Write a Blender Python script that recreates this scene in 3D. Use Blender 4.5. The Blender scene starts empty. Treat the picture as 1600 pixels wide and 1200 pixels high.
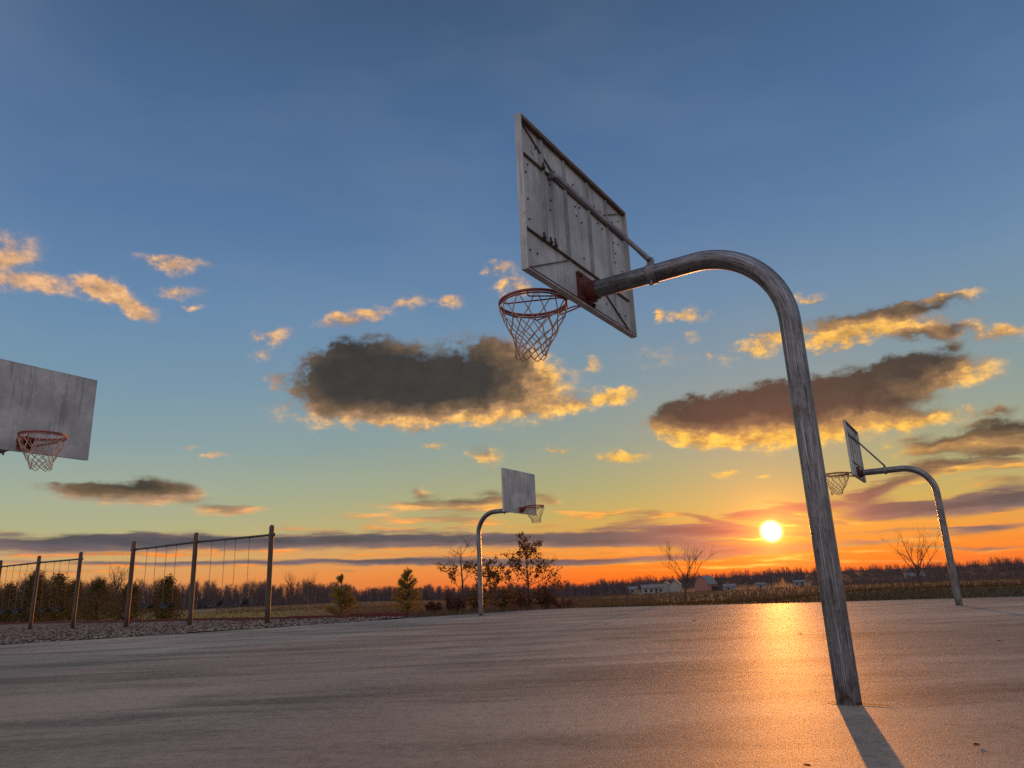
import bpy, bmesh, math, random
import numpy as np
from mathutils import Vector, Matrix, Euler
R = math.radians
random.seed(7); rng = np.random.default_rng(7)
scene = bpy.context.scene
C = scene.collection

# ------------------------------------------------------------------ camera
EYE = 0.5975
cam_d = bpy.data.cameras.new("camera"); cam = bpy.data.objects.new("camera", cam_d); C.objects.link(cam)
cam_d.sensor_width = 36.0; cam_d.lens = 25.505; cam_d.clip_start = 0.05; cam_d.clip_end = 6000
pitch, roll = R(15.7497), R(-2.4287)
fw = Vector((0, math.cos(pitch), math.sin(pitch))); up0 = Vector((0, -math.sin(pitch), math.cos(pitch))); rt0 = Vector((1, 0, 0))
rt = rt0*math.cos(roll) + up0*math.sin(roll); up = -rt0*math.sin(roll) + up0*math.cos(roll)
m = Matrix((rt, up, -fw)).transposed().to_4x4(); m.translation = (0, 0, EYE)
cam.matrix_world = m
scene.camera = cam

# ------------------------------------------------------------------ exposure
vs = scene.view_settings
scene.display_settings.display_device = 'sRGB'
vs.view_transform = 'Standard'; vs.look = 'None'; vs.exposure = 0.0; vs.gamma = 1.0; vs.use_curve_mapping = False
cy = scene.cycles
cy.max_bounces = 5; cy.diffuse_bounces = 2; cy.glossy_bounces = 2; cy.transparent_max_bounces = 6; cy.transmission_bounces = 2
cy.caustics_reflective = False; cy.caustics_refractive = False
cy.sample_clamp_indirect = 4.0
cy.use_adaptive_sampling = True; cy.adaptive_threshold = 0.01; cy.adaptive_min_samples = 16
cy.use_denoising = False

# ------------------------------------------------------------------ sun
SUN_AZ, SUN_EL = 18.83, 3.27
sd = Vector((math.sin(R(SUN_AZ))*math.cos(R(SUN_EL)), math.cos(R(SUN_AZ))*math.cos(R(SUN_EL)), math.sin(R(SUN_EL))))
sun_d = bpy.data.lights.new("sun", 'SUN'); sun_d.energy = 2.8; sun_d.angle = R(0.5); sun_d.color = (1.0, 0.34, 0.06)
sun = bpy.data.objects.new("sun", sun_d); C.objects.link(sun); sun.rotation_euler = sd.to_track_quat('Z', 'Y').to_euler(); sun.location = (0, 0, 30)

# ------------------------------------------------------------------ node helpers
def lin(h):
    h = h.lstrip('#'); o = []
    for i in (0, 2, 4):
        c = int(h[i:i+2], 16)/255; o.append(c/12.92 if c <= .04045 else ((c+.055)/1.055)**2.4)
    return (*o, 1.0)
class NT:
    def __init__(s, tree): s.t = tree; s.n = tree.nodes; s.l = tree.links
    def new(s, kind, **kw):
        n = s.n.new(kind)
        for k, v in kw.items(): setattr(n, k, v)
        return n
    def put(s, sock, v):
        if isinstance(v, bpy.types.NodeSocket): s.l.new(v, sock)
        elif v is not None: sock.default_value = v
    def math(s, op, a, b=None, c=None, clamp=False):
        n = s.new('ShaderNodeMath', operation=op, use_clamp=clamp)
        for i, v in enumerate((a, b, c)): s.put(n.inputs[i], v)
        return n.outputs[0]
    def vmath(s, op, a, b=None, scale=None):
        n = s.new('ShaderNodeVectorMath', operation=op); s.put(n.inputs[0], a)
        if b is not None: s.put(n.inputs[1], b)
        if scale is not None: s.put(n.inputs['Scale'], scale)
        return n.outputs['Value'] if op in ('DOT_PRODUCT', 'LENGTH') else n.outputs['Vector']
    def comb(s, x, y, z=0.0):
        n = s.new('ShaderNodeCombineXYZ')
        for i, v in enumerate((x, y, z)): s.put(n.inputs[i], v)
        return n.outputs[0]
    def sep(s, v):
        n = s.new('ShaderNodeSeparateXYZ'); s.put(n.inputs[0], v); return n.outputs
    def noise(s, v, scale, detail=4, rough=.55, dims='3D', lac=2.0, dist=0.0):
        n = s.new('ShaderNodeTexNoise', noise_dimensions=dims); s.put(n.inputs['Vector'], v)
        n.inputs['Scale'].default_value = scale; n.inputs['Detail'].default_value = detail; n.inputs['Roughness'].default_value = rough
        n.inputs['Lacunarity'].default_value = lac; n.inputs['Distortion'].default_value = dist
        return n.outputs['Fac'], n.outputs['Color']
    def mix(s, f, a, b, blend='MIX'):
        n = s.new('ShaderNodeMix', data_type='RGBA', blend_type=blend); s.put(n.inputs[0], f); s.put(n.inputs[6], a); s.put(n.inputs[7], b)
        return n.outputs[2]
    def ramp(s, f, stops, interp='LINEAR'):
        n = s.new('ShaderNodeValToRGB'); cr = n.color_ramp; cr.interpolation = interp; s.put(n.inputs[0], f)
        while len(cr.elements) < len(stops): cr.elements.new(0.5)
        for e, (p, c) in zip(cr.elements, stops): e.position = p; e.color = lin(c) if isinstance(c, str) else (c, c, c, 1) if isinstance(c, (int, float)) else (*c[:3], 1)
        return n.outputs[0]
    def step(s, x, lo, hi):
        n = s.new('ShaderNodeMapRange', interpolation_type='SMOOTHSTEP'); s.put(n.inputs[0], x); s.put(n.inputs[1], lo); s.put(n.inputs[2], hi)
        n.inputs[3].default_value = 0; n.inputs[4].default_value = 1
        return n.outputs[0]

# ------------------------------------------------------------------ sky (azimuth from +Y towards +X, elevation, half-sizes, tilt: all degrees; thickness)
CLOUDS=[
 (-8.09,15.73,8.45,3,0.7,1.15),(-3.68,15.47,5.83,2.12,-1.4,0.9),(-12.17,15.71,4.93,1.98,0.8,0.75),(2.61,15.53,3.24,1.92,-6.8,0.41),(0.08,17.52,2.73,1.22,-21.5,0.41),
 (1.9,16.93,2.11,1.52,-2.8,0.35),(-0.94,18.57,1.6,0.71,-2,0.38),(5.39,14.1,4.13,0.9,4.1,0.41),(8.24,14.25,1.74,0.56,-0.3,0.41),(-11.45,18.49,3.59,1.19,1.1,0.5),
 (-13.98,17.84,2.51,0.79,1.7,0.45),(-7.85,13.52,11.1,1.2,-0.6,0.45),(-1.47,18.58,3.18,1.11,-11.3,0.45),(-13.54,20.65,2.66,0.58,6,0.45),(-8.33,22.21,1.71,0.69,6.2,0.41),
 (-10.97,21.27,1.57,0.44,1.5,0.36),(-4.79,22.36,1.4,0.55,-6.2,0.45),(-18.87,19.35,1.74,0.63,3.6,0.38),(-19.86,18.05,0.95,0.58,3.6,0.3),(-18.81,16.09,0.67,0.58,2.6,0.3),
 (-0.95,24.91,1.43,0.54,3.4,0.38),(1.17,23.34,2.18,0.8,-2.6,0.26),(0.37,23.78,1.64,1.49,-2.3,0.2),(19.73,11.76,7.79,1.89,0.7,1.15),(15.5,12.02,4.08,1.75,2.4,0.8),
 (25.63,12.4,5.31,1.83,-4,1),(20.93,10.48,10.04,1.13,-4.2,0.55),(29.42,10.3,3.35,0.62,-1.6,0.6),(11.55,11.79,1.59,0.64,-4.7,0.45),(29.78,13.46,2.88,1.32,3.3,1),
 (32.61,12.86,2.63,0.86,-3.8,0.6),(26.41,17.1,3.67,1.05,4.3,0.95),(30.29,17.42,4.45,0.66,3.2,0.65),(31.26,16.05,3.15,0.61,-5.2,0.9),(20.22,16.99,1.98,0.81,6,0.55),
 (35.25,14.83,2.01,0.59,-12.8,0.6),(32.82,17.96,1.94,0.39,-4.6,0.4),(32.02,14.82,1,0.48,-11.5,0.5),(22.22,17.78,2.3,0.66,1,0.4),(24.38,19.77,1.18,0.46,-10.5,0.45),
 (14.55,20.05,2.02,0.63,-1.4,0.42),(12.37,20.26,0.46,0.73,-6.2,0.4),(15,18.22,1,0.4,2.9,0.25),(16.23,16.89,0.44,0.34,-7.1,0.3),(6.64,16.89,0.73,0.81,-23.6,0.35),
 (12.07,16.92,3.04,0.99,-5.8,0.16),(18.43,16.17,2.86,0.72,-7.6,0.15),(34.02,10.1,1.21,0.38,-5,0.6),(32.86,8.22,4.38,0.54,2.4,0.75),(34.6,8.82,2.1,0.75,-4.1,0.8),
 (29.78,7.86,2.33,0.6,4.1,0.55),(31.09,6.66,3.35,0.47,-2.1,0.8),(34.33,6.51,1.72,0.37,-7.3,0.6),(33.08,7.47,2.17,0.41,1.7,0.4),(27.47,5.92,3.03,0.47,9.5,0.75),
 (25.09,4.99,2.47,0.71,-0.7,0.7),(30.22,3.93,5.98,0.62,0.7,0.9),(34.08,4.31,2.75,0.73,-1,0.9),(26.76,4.05,3.6,0.52,1.8,0.8),(33.42,5.45,2.46,0.41,-1.7,0.5),
 (28.74,8.7,1.99,0.39,5.9,0.4),(34.52,7.48,2.44,0.58,-0.8,0.5),(-36.96,23.13,2.13,0.97,10.3,0.41),(-36.35,20.88,2.56,0.79,6.5,0.41),(-38.19,21.58,1.77,1.2,12.2,0.3),
 (-36.45,22.16,1.85,0.57,11.7,0.41),(-30.17,20.9,2.31,0.97,-17.2,0.41),(-28.83,20.24,1.26,0.63,-7.3,0.41),(-30.83,21.24,1.23,0.78,8.9,0.35),(-31.64,21.12,2.02,0.79,-1.7,0.25),
 (-26,23.79,2.17,0.68,3.8,0.41),(-27.45,23.85,2.65,0.53,0.3,0.22),(-26.15,21.9,1.87,0.59,1.1,0.41),(-24.87,20.67,0.72,0.28,-4,0.35),(-34.38,20.87,2.29,0.68,4.6,0.25),
 (-28.21,7.36,4.77,0.74,-2.1,0.85),(-26.02,7.71,2.29,0.79,-7.5,0.6),(-31.34,7.84,2.26,0.29,-2.5,0.5),(-21.55,6.39,2.53,0.42,1,0.62),(-22.5,10.26,0.97,0.23,1.8,0.35),
 (-24.6,10.97,0.86,0.19,2.3,0.35),(-34.91,4.74,0.88,0.2,0.3,0.4),(-1.97,10.38,1.54,0.75,-8.1,0.5),(-6.7,11.06,1.21,0.4,-7.1,0.42),(8.46,9.59,2.19,0.4,-3.8,0.6),
 (2.93,10.22,1.43,0.35,-3,0.4),(-7.23,7.41,1.2,0.54,-9.4,0.5),(-3.66,6.46,4.74,0.45,0,0.75),(2.12,6.48,1.3,0.6,-12.4,0.5),(-0.87,7.1,2.01,0.44,-2.3,0.45),
 (-9.36,6.53,2.94,0.39,-1.4,0.3),(-12.25,5.63,2.87,0.33,-1.2,0.35),(-4.43,5.32,2.98,0.39,1.9,0.5),(-8.38,5.29,2.45,0.38,-1.6,0.35),(3.57,5.58,2.48,0.25,-2.8,0.3),
 (-5.91,5.95,5.93,0.29,0.2,0.3),(15.94,7.62,1.12,0.33,-4.6,0.4),(19.13,7.26,0.63,0.19,-5,0.4),(19.14,9.1,1.37,0.28,-5.5,0.15),(16.66,7.75,0.56,0.29,-4.6,0.3),
 (-31.3,3.97,9.49,0.71,0.7,0.75),(-22.6,3.96,10.55,0.58,0.1,0.7),(-12.22,3.82,12.62,0.56,-0.6,0.7),(-0.52,3.52,11.23,0.63,-1.4,0.75),(8.33,3.31,8.17,0.62,-1.9,0.75),
 (13.61,3.59,4.19,0.47,-6.3,0.7),(12.1,2.64,4.46,0.33,-3,0.6),(-27.95,4.54,5.84,0.26,1.9,0.45),(7.43,4.22,3.42,0.29,2,0.5),(9.9,4.66,2.9,0.24,2.7,0.5),
 (-12.2,2.37,9.36,0.28,-1.9,0.7),(-2.54,2.01,9.72,0.34,-2.3,0.75),(7.23,1.69,7.68,0.29,-0.6,0.7),(-21.66,2.51,7.24,0.22,-1.5,0.6),(-30.07,2.79,7.44,0.2,-1.2,0.5),
 (-31.48,2.29,5.41,0.16,-1.4,0.42),(-13.12,1.75,1.21,0.11,-2.1,0.5),(12.93,1.66,3.25,0.23,-2.8,0.5),(15.28,1.96,3.64,0.28,-3,0.5),(-17.37,4.97,2.28,0.28,-2.9,0.4),
 (-14.13,4.67,1.88,0.23,-1.2,0.4),(-11.04,4.84,1.64,0.34,-5.4,0.41),(-7.89,4.6,2.15,0.24,-1.9,0.4),(-4.94,4.6,1.48,0.25,-1.9,0.4),(-2.45,4.95,2.19,0.29,0.8,0.4),
 (1.77,4.58,2.49,0.2,1.4,0.4),(4.78,5.13,2.28,0.29,1.1,0.41),(8,5.2,2.94,0.34,-1.1,0.41),(11.6,4.85,2.38,0.29,-7.5,0.41),(14.17,4.41,2.04,0.24,-11.6,0.41),
 (9.36,4.02,2.89,0.19,-3.1,0.4),(15.02,3.7,2.76,0.19,-5.5,0.4),(-10.31,2.91,8.09,0.14,-1.9,0.41),(1.41,2.52,7.34,0.14,-2.4,0.41),(-23.81,3.23,5.82,0.13,-1.1,0.38),
 (9.21,2.31,5.26,0.14,-0.8,0.4),(-29.75,3.29,4.51,0.12,-0.8,0.36),(-4.49,2.52,2.94,0.14,-2.2,0.4),(20.32,4.5,3.74,0.41,2.1,0.7),(18.25,4,2.21,0.37,-12.1,0.5),
 (15.96,3.83,3.17,0.33,-13.9,0.5),(20.43,3.72,3.45,0.23,-10.3,0.5),(15.42,3.2,4.34,0.24,-5.4,0.5),(21.17,2.76,3.4,0.27,-9.9,0.5),(18.44,2.02,4.84,0.41,-3.1,0.65),
 (16.17,1.77,4.96,0.19,-2.9,0.4),(20.1,1.3,3.03,0.17,0.1,0.4),(17.18,4.49,2.74,0.23,4.3,0.41),(21.7,5,2.17,0.27,1.9,0.41),(19.98,5.22,1.76,0.19,-4.4,0.38),
 (14.46,2.84,3.69,0.14,-3.2,0.4),(21.5,2.11,2.54,0.14,-3.4,0.41),(18.07,2.59,3.1,0.14,-5.4,0.4),(12.87,1.06,5.09,0.14,-2.7,0.38),(9.09,1,4.27,0.12,-2.5,0.36),
 (17.85,0.87,3.96,0.14,-2.7,0.4),(23.85,0.97,3.25,0.13,-3,0.4),(27.38,0.65,3.44,0.13,-3,0.4),(30.61,1.97,2.56,0.13,-0.6,0.41),(25.73,2.6,2.39,0.13,-3.8,0.41),
 (26.95,2.77,5.88,0.17,-1.9,0.6),(29.91,2.18,4.08,0.17,-0.6,0.45),(32.16,2.51,3.2,0.24,0.2,0.7),(28.68,1.55,2.25,0.17,-3.6,0.5),(32.1,1.25,2.46,0.2,-1.3,0.6),
 (24.42,2.03,2.43,0.18,-3.5,0.5),(26.45,2.12,2.75,0.13,-3.7,0.4),(25.54,1.44,2.38,0.13,-3.4,0.35),(33.75,1.75,1.35,0.16,-4,0.4),(24.25,3.58,2.49,0.22,2.2,0.4),
]
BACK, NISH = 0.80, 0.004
world = bpy.data.worlds.new("World"); scene.world = world; world.use_nodes = True
W = NT(world.node_tree); W.n.clear()
dirv = W.new('ShaderNodeTexCoord').outputs['Generated']
dx, dy, dz = W.sep(dirv)
AZ = W.math('MULTIPLY', W.math('ARCTAN2', dx, dy), 57.29578)
EL = W.math('MULTIPLY', W.math('ARCSINE', dz), 57.29578)
sun_cos = W.vmath('DOT_PRODUCT', dirv, tuple(sd))
TH = W.math('MULTIPLY', W.math('ARCCOSINE', W.math('MINIMUM', sun_cos, 0.9999999)), 57.29578)      # angle from the sun
dAZ = W.math('ABSOLUTE', W.math('SUBTRACT', AZ, SUN_AZ))
near = W.math('EXPONENT', W.math('MULTIPLY', W.math('POWER', W.math('DIVIDE', dAZ, 34.0), 2.0), -1.0))
e01 = W.math('DIVIDE', EL, 50.0, clamp=True)
far_r = W.ramp(e01, [(0, '#cf8650'), (.03, '#d8985a'), (.06, '#cdaa72'), (.10, '#aeb088'), (.15, '#a0ac98'), (.22, '#86a0a6'), (.31, '#7595ac'), (.42, '#6487ab'), (.54, '#5877a0'), (.68, '#4c6a92'), (.86, '#40597a'), (1, '#374b68')])
near_r = W.ramp(e01, [(0, '#f55a0c'), (.03, '#fb7e14'), (.06, '#ea9430'), (.10, '#c6a650'), (.15, '#a9a470'), (.22, '#929c8a'), (.31, '#7f959d'), (.42, '#6c8ba8'), (.54, '#5a7aa1'), (.68, '#4d6c95'), (.86, '#415b7d'), (1, '#384d6a')])
base = W.mix(near, far_r, near_r)
haz_f, _ = W.noise(W.comb(W.math('MULTIPLY', AZ, .35), EL), .16, 3, .5, '2D')
base = W.mix(W.math('MULTIPLY', W.math('SUBTRACT', haz_f, .45), .18, clamp=True), base, lin('#aeb6b4'))
# Nishita sky under the same sun adds the physical gradient
nish = W.new('ShaderNodeTexSky', sky_type='NISHITA', sun_disc=False, sun_elevation=R(SUN_EL), sun_rotation=R(SUN_AZ), air_density=1.0, dust_density=1.5, ozone_density=2.0)

# cloud field
E_ = W.math
def field(P, items):
    acc = None
    for (u, v, a, b, rot, pk) in items:
        mp = W.new('ShaderNodeMapping', vector_type='TEXTURE'); W.l.new(P, mp.inputs[0])
        mp.inputs['Location'].default_value = (u, v, 0); mp.inputs['Rotation'].default_value = (0, 0, R(rot)); mp.inputs['Scale'].default_value = (a*1.35, b*1.35, 1)
        g = W.new('ShaderNodeTexGradient', gradient_type='SPHERICAL'); W.l.new(mp.outputs[0], g.inputs[0])
        acc = W.math('MULTIPLY', g.outputs['Fac'], pk*1.5) if acc is None else W.math('MULTIPLY_ADD', g.outputs['Fac'], pk*1.5, acc)
    return acc
squash = W.math('MULTIPLY_ADD', W.step(EL, 0.5, 14.0), .80, .20)          # clouds flatten towards the horizon
Pn = W.comb(AZ, W.math('MULTIPLY', EL, 1.5)); Pl = W.comb(W.math('MULTIPLY', AZ, .42), W.math('MULTIPLY', EL, 3.4))
n1, c1 = W.noise(Pn, .16, 3, .6, '2D')
nh, ch_ = W.noise(Pn, .62, 7, .64, '2D')
nl, cl_ = W.noise(Pl, .62, 6, .64, '2D')
kl = W.step(EL, 4.0, 11.0)
n2 = W.math('MULTIPLY_ADD', W.math('SUBTRACT', nh, nl), kl, nl); c2 = W.mix(kl, cl_, ch_)
off = W.vmath('ADD', W.vmath('SCALE', W.vmath('SUBTRACT', c1, (.5, .5, .5)), scale=2.6), W.vmath('SCALE', W.vmath('SUBTRACT', c2, (.5, .5, .5)), scale=1.9))
ox, oy, _z = W.sep(off)
P = W.comb(W.math('ADD', AZ, ox), W.math('MULTIPLY_ADD', oy, W.math('MULTIPLY', squash, .62), EL))
F = field(P, CLOUDS)
fine = W.math('SUBTRACT', n2, .5)
F1 = W.math('MULTIPLY_ADD', fine, W.math('MINIMUM', W.math('MULTIPLY', F, 4.2), 1.6), F)
# same field sampled a little towards the sun: where it is thick there the cloud lies in its own shade, where it is thin it is lit
px_, py_, _z = W.sep(P)
tx = W.math('MULTIPLY', W.math('DIVIDE', W.math('SUBTRACT', SUN_AZ, AZ), W.math('ADD', TH, 2.0)), .9)
ty = W.math('MULTIPLY', W.math('SUBTRACT', W.math('DIVIDE', W.math('SUBTRACT', SUN_EL, EL), W.math('ADD', TH, 2.0)), .7), W.math('MULTIPLY', squash, .95))
P2 = W.comb(W.math('ADD', px_, tx), W.math('ADD', py_, ty))
BIG = [(*c[:5], c[5] if c[5] >= .7 else c[5]*.85) for c in CLOUDS if c[5] >= .42]
F2 = W.math('MULTIPLY_ADD', W.math('ADD', fine, W.math('MULTIPLY', W.math('SUBTRACT', n1, .5), .9)), -.55, field(P2, BIG))
alpha = W.step(F1, .03, .85)
lowf = W.step(EL, 3.2, 8.0)
sunny = W.math('EXPONENT', W.math('DIVIDE', TH, -38.0))
rim = W.mix(W.math('MULTIPLY', sunny, 1.3, clamp=True), lin('#d2a48c'), lin('#ffc04a'))
rim = W.mix(W.math('SUBTRACT', 1.0, lowf), rim, lin('#f58e3c'))
rim = W.mix(W.math('EXPONENT', W.math('DIVIDE', TH, -3.6)), rim, lin('#ffe050'))
rim = W.vmath('SCALE', rim, scale=W.math('MULTIPLY_ADD', fine, .9, .94))
core = W.mix(lowf, lin('#514f5a'), lin('#38322c'))
mid_ = W.mix(lowf, lin('#7a6468'), lin('#6e573f'))
warm = W.mix(sunny, lin('#a88878'), lin('#b8863c'))
hot = W.math('MULTIPLY', W.math('EXPONENT', W.math('DIVIDE', TH, -4.0)), W.math('SUBTRACT', .9, W.math('MULTIPLY', lowf, .75)), clamp=True)
core = W.mix(hot, core, lin('#d8501c')); mid_ = W.mix(hot, mid_, lin('#f0741c'))
soft = W.math('SUBTRACT', n1, .5); F2v = W.math('ADD', F2, W.math('MULTIPLY', soft, .8))
ccol = W.mix(W.step(F2, -.05, .28), rim, warm)
ccol = W.mix(W.step(F2v, .15, .75), ccol, mid_)
ccol = W.mix(W.step(F2v, .55, 1.55), ccol, core)
ccol = W.vmath('SCALE', ccol, scale=W.math('MULTIPLY_ADD', W.math('SUBTRACT', n2, .5), .75, 1.0))
sky = W.mix(W.math('MULTIPLY', alpha, .97), base, ccol)
# aureole and disc
gl = W.math('EXPONENT', W.math('DIVIDE', TH, -.85))
gl2 = W.math('EXPONENT', W.math('DIVIDE', TH, -4.2))
disc = W.math('POWER', W.math('SUBTRACT', 1.0, W.step(TH, .1, 1.05)), 2.0)
def scaled(col, f): return W.vmath('SCALE', col, scale=f)
sky = W.vmath('ADD', sky, scaled((1.0, .55, .06), W.math('MULTIPLY', gl, 1.7)))
sky = W.vmath('ADD', sky, scaled((1.0, .12, .06), W.math('MULTIPLY', gl2, .50)))
sky = W.vmath('ADD', sky, scaled((1.0, .92, .62), W.math('MULTIPLY', disc, 9.0)))
# the half of the sky away from the sun and the zenith: unseen, brightened as added fill for court, boards and pole
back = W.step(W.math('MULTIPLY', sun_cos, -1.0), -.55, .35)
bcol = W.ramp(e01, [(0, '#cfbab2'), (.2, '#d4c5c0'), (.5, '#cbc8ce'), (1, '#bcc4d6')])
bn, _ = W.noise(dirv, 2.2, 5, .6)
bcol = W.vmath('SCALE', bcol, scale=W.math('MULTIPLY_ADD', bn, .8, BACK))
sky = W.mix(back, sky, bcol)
below = W.step(EL, -1.2, -.2)
sky = W.mix(below, lin('#3a302c'), sky)
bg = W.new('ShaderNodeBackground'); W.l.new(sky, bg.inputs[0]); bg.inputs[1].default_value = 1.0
bg2 = W.new('ShaderNodeBackground'); W.l.new(nish.outputs[0], bg2.inputs[0]); bg2.inputs[1].default_value = NISH
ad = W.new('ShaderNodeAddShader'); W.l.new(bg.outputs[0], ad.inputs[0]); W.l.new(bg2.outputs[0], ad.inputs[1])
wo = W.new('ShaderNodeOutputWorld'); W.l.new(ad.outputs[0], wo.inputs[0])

world.cycles.sampling_method = 'MANUAL'; world.cycles.sample_map_resolution = 512

# ------------------------------------------------------------------ materials
def material(name, build):
    mt = bpy.data.materials.new(name); mt.use_nodes = True; t = NT(mt.node_tree); t.n.clear()
    out = t.new('ShaderNodeOutputMaterial'); sh, disp = build(t)
    t.l.new(sh, out.inputs[0])
    return mt
def princ(t, col, rough=.6, metal=0.0, spec=.5, bump=None, bstr=.3, bdist=.01):
    p = t.new('ShaderNodeBsdfPrincipled'); t.put(p.inputs['Base Color'], col); t.put(p.inputs['Roughness'], rough); t.put(p.inputs['Metallic'], metal)
    t.put(p.inputs['Specular IOR Level'], spec)
    if bump is not None:
        b = t.new('ShaderNodeBump'); b.inputs['Strength'].default_value = bstr; b.inputs['Distance'].default_value = bdist; t.l.new(bump, b.inputs['Height']); t.l.new(b.outputs[0], p.inputs['Normal'])
    return p.outputs[0]
def objco(t): return t.new('ShaderNodeTexCoord').outputs['Object']
def island(t): return t.new('ShaderNodeNewGeometry').outputs['Random Per Island']
def simple(name, c1, c2, scale=3.0, rough=.7, metal=0.0, spec=.4, bump=.2, detail=5, stretch=(1, 1, 1)):
    def b(t):
        v = t.vmath('MULTIPLY', objco(t), stretch)
        f, _ = t.noise(v, scale, detail, .6)
        f2, _ = t.noise(v, scale*9, 3, .6)
        k = t.math('ADD', t.math('MULTIPLY', t.step(f, .32, .68), .75), t.math('MULTIPLY', f2, .3), clamp=True)
        return princ(t, t.mix(k, c1, c2), rough, metal, spec, f2, bump, .004), None
    return material(name, b)
def leafy(name, c1, c2, trans=.45, rough=.7):
    def b(t):
        f, _ = t.noise(objco(t), 2.2, 2, .5)
        k = t.math('ADD', t.math('MULTIPLY', island(t), .65), t.math('MULTIPLY', t.math('SUBTRACT', f, .3), .7), clamp=True)
        col = t.mix(k, c1, c2)
        d = t.new('ShaderNodeBsdfDiffuse'); t.l.new(col, d.inputs[0]); tr = t.new('ShaderNodeBsdfTranslucent'); t.l.new(t.mix(.5, col, c2), tr.inputs[0])
        mx = t.new('ShaderNodeMixShader'); mx.inputs[0].default_value = trans; t.l.new(d.outputs[0], mx.inputs[1]); t.l.new(tr.outputs[0], mx.inputs[2])
        return mx.outputs[0], None
    return material(name, b)
c = lambda r, g, b: (r, g, b, 1.0)

def court_mat(t):
    v = objco(t)
    big, _ = t.noise(v, .22, 5, .62)
    st, _ = t.noise(t.vmath('MULTIPLY', v, (.35, 1.6, 1)), .9, 5, .65, dist=.6)
    st2, _ = t.noise(t.vmath('MULTIPLY', v, (.12, 1.0, 1)), 1.6, 6, .7, dist=.8)
    spk, _ = t.noise(v, 70, 3, .7)
    grit, _ = t.noise(v, 240, 2, .6)
    col = t.mix(t.step(big, .35, .68), c(.205, .165, .136), c(.36, .295, .245))
    col = t.mix(t.math('MULTIPLY', t.step(st, .46, .66), .58), col, c(.062, .055, .054))
    col = t.mix(t.math('MULTIPLY', t.step(st2, .47, .68), .5), col, c(.075, .066, .064))
    md, _ = t.noise(v, 16, 4, .75)
    col = t.mix(t.math('MULTIPLY', t.step(md, .50, .70), .5), col, c(.07, .062, .060))
    col = t.mix(t.math('MULTIPLY', t.step(md, .50, .34), .35), col, c(.34, .29, .26))
    col = t.mix(t.math('MULTIPLY', t.step(spk, .52, .68), .5), col, c(.05, .045, .043))
    col = t.mix(t.math('MULTIPLY', t.step(grit, .58, .70), .45), col, c(.46, .40, .34))
    h = t.math('ADD', t.math('MULTIPLY', grit, .6), t.math('MULTIPLY', spk, .8))
    rough = t.math('MULTIPLY_ADD', grit, -.36, .80)
    sp = t.math('MULTIPLY_ADD', t.step(st, .42, .62), -.14, .22)
    return princ(t, col, rough, 0, sp, h, .9, .009), None
M_COURT = material('court_asphalt', court_mat)
def ground_mat(t):
    geo = t.new('ShaderNodeNewGeometry').outputs['Position']
    x, y, z = t.sep(geo)
    az = t.math('MULTIPLY', t.math('ARCTAN2', x, y), 57.29578)
    r = t.vmath('LENGTH', t.comb(x, y, 0))
    n, _ = t.noise(geo, .35, 6, .65); n2, _ = t.noise(geo, 4.0, 4, .7); n3, _ = t.noise(t.vmath('MULTIPLY', geo, (.2, 1.2, 1)), .25, 4, .6)
    field = t.mix(n2, c(.085, .058, .040), c(.17, .120, .078))
    field = t.mix(t.step(n3, .45, .65), field, c(.12, .10, .05))
    lawn = t.mix(n2, c(.13, .115, .03), c(.24, .19, .055))
    lf = t.math('MULTIPLY', t.math('SUBTRACT', 1.0, t.step(az, -21, -13)), t.math('SUBTRACT', 1.0, t.step(r, 62, 80)))
    col = t.mix(lf, field, lawn)
    vf = t.math('MULTIPLY', t.step(az, 6, 14), t.math('SUBTRACT', 1.0, t.step(t.math('ADD', r, t.math('MULTIPLY', n, 4.0)), 26, 29)))
    col = t.mix(vf, col, t.mix(n2, c(.045, .034, .018), c(.095, .066, .032)))
    col = t.mix(t.math('MULTIPLY', t.step(az, 2, 8), t.step(r, 325, 360)), col, t.mix(n2, c(.022, .015, .014), c(.05, .035, .03)))
    return princ(t, col, .95, 0, .15, n2, .6, .05), None
M_GROUND = material('dry_field_soil', ground_mat)
def mulch_mat(t):
    v = objco(t); n, _ = t.noise(v, 1.1, 4, .6)
    vo = t.new('ShaderNodeTexVoronoi'); vo.inputs['Scale'].default_value = 34; t.l.new(v, vo.inputs['Vector'])
    w = t.sep(vo.outputs['Color'])[0]
    return princ(t, t.mix(t.math('MULTIPLY_ADD', w, .7, t.math('MULTIPLY', n, .3)), c(.085, .062, .056), c(.27, .21, .19)), .95, 0, .1, vo.outputs['Distance'], .9, .04), None
M_MULCH = material('wood_chip_bed', mulch_mat)
M_CHIP = leafy('wood_chip', c(.10, .070, .06), c(.36, .28, .25), 0.0)
M_CRACK = simple('rusty_crack_filler', c(.06, .015, .012), c(.13, .03, .02), 12)

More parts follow.
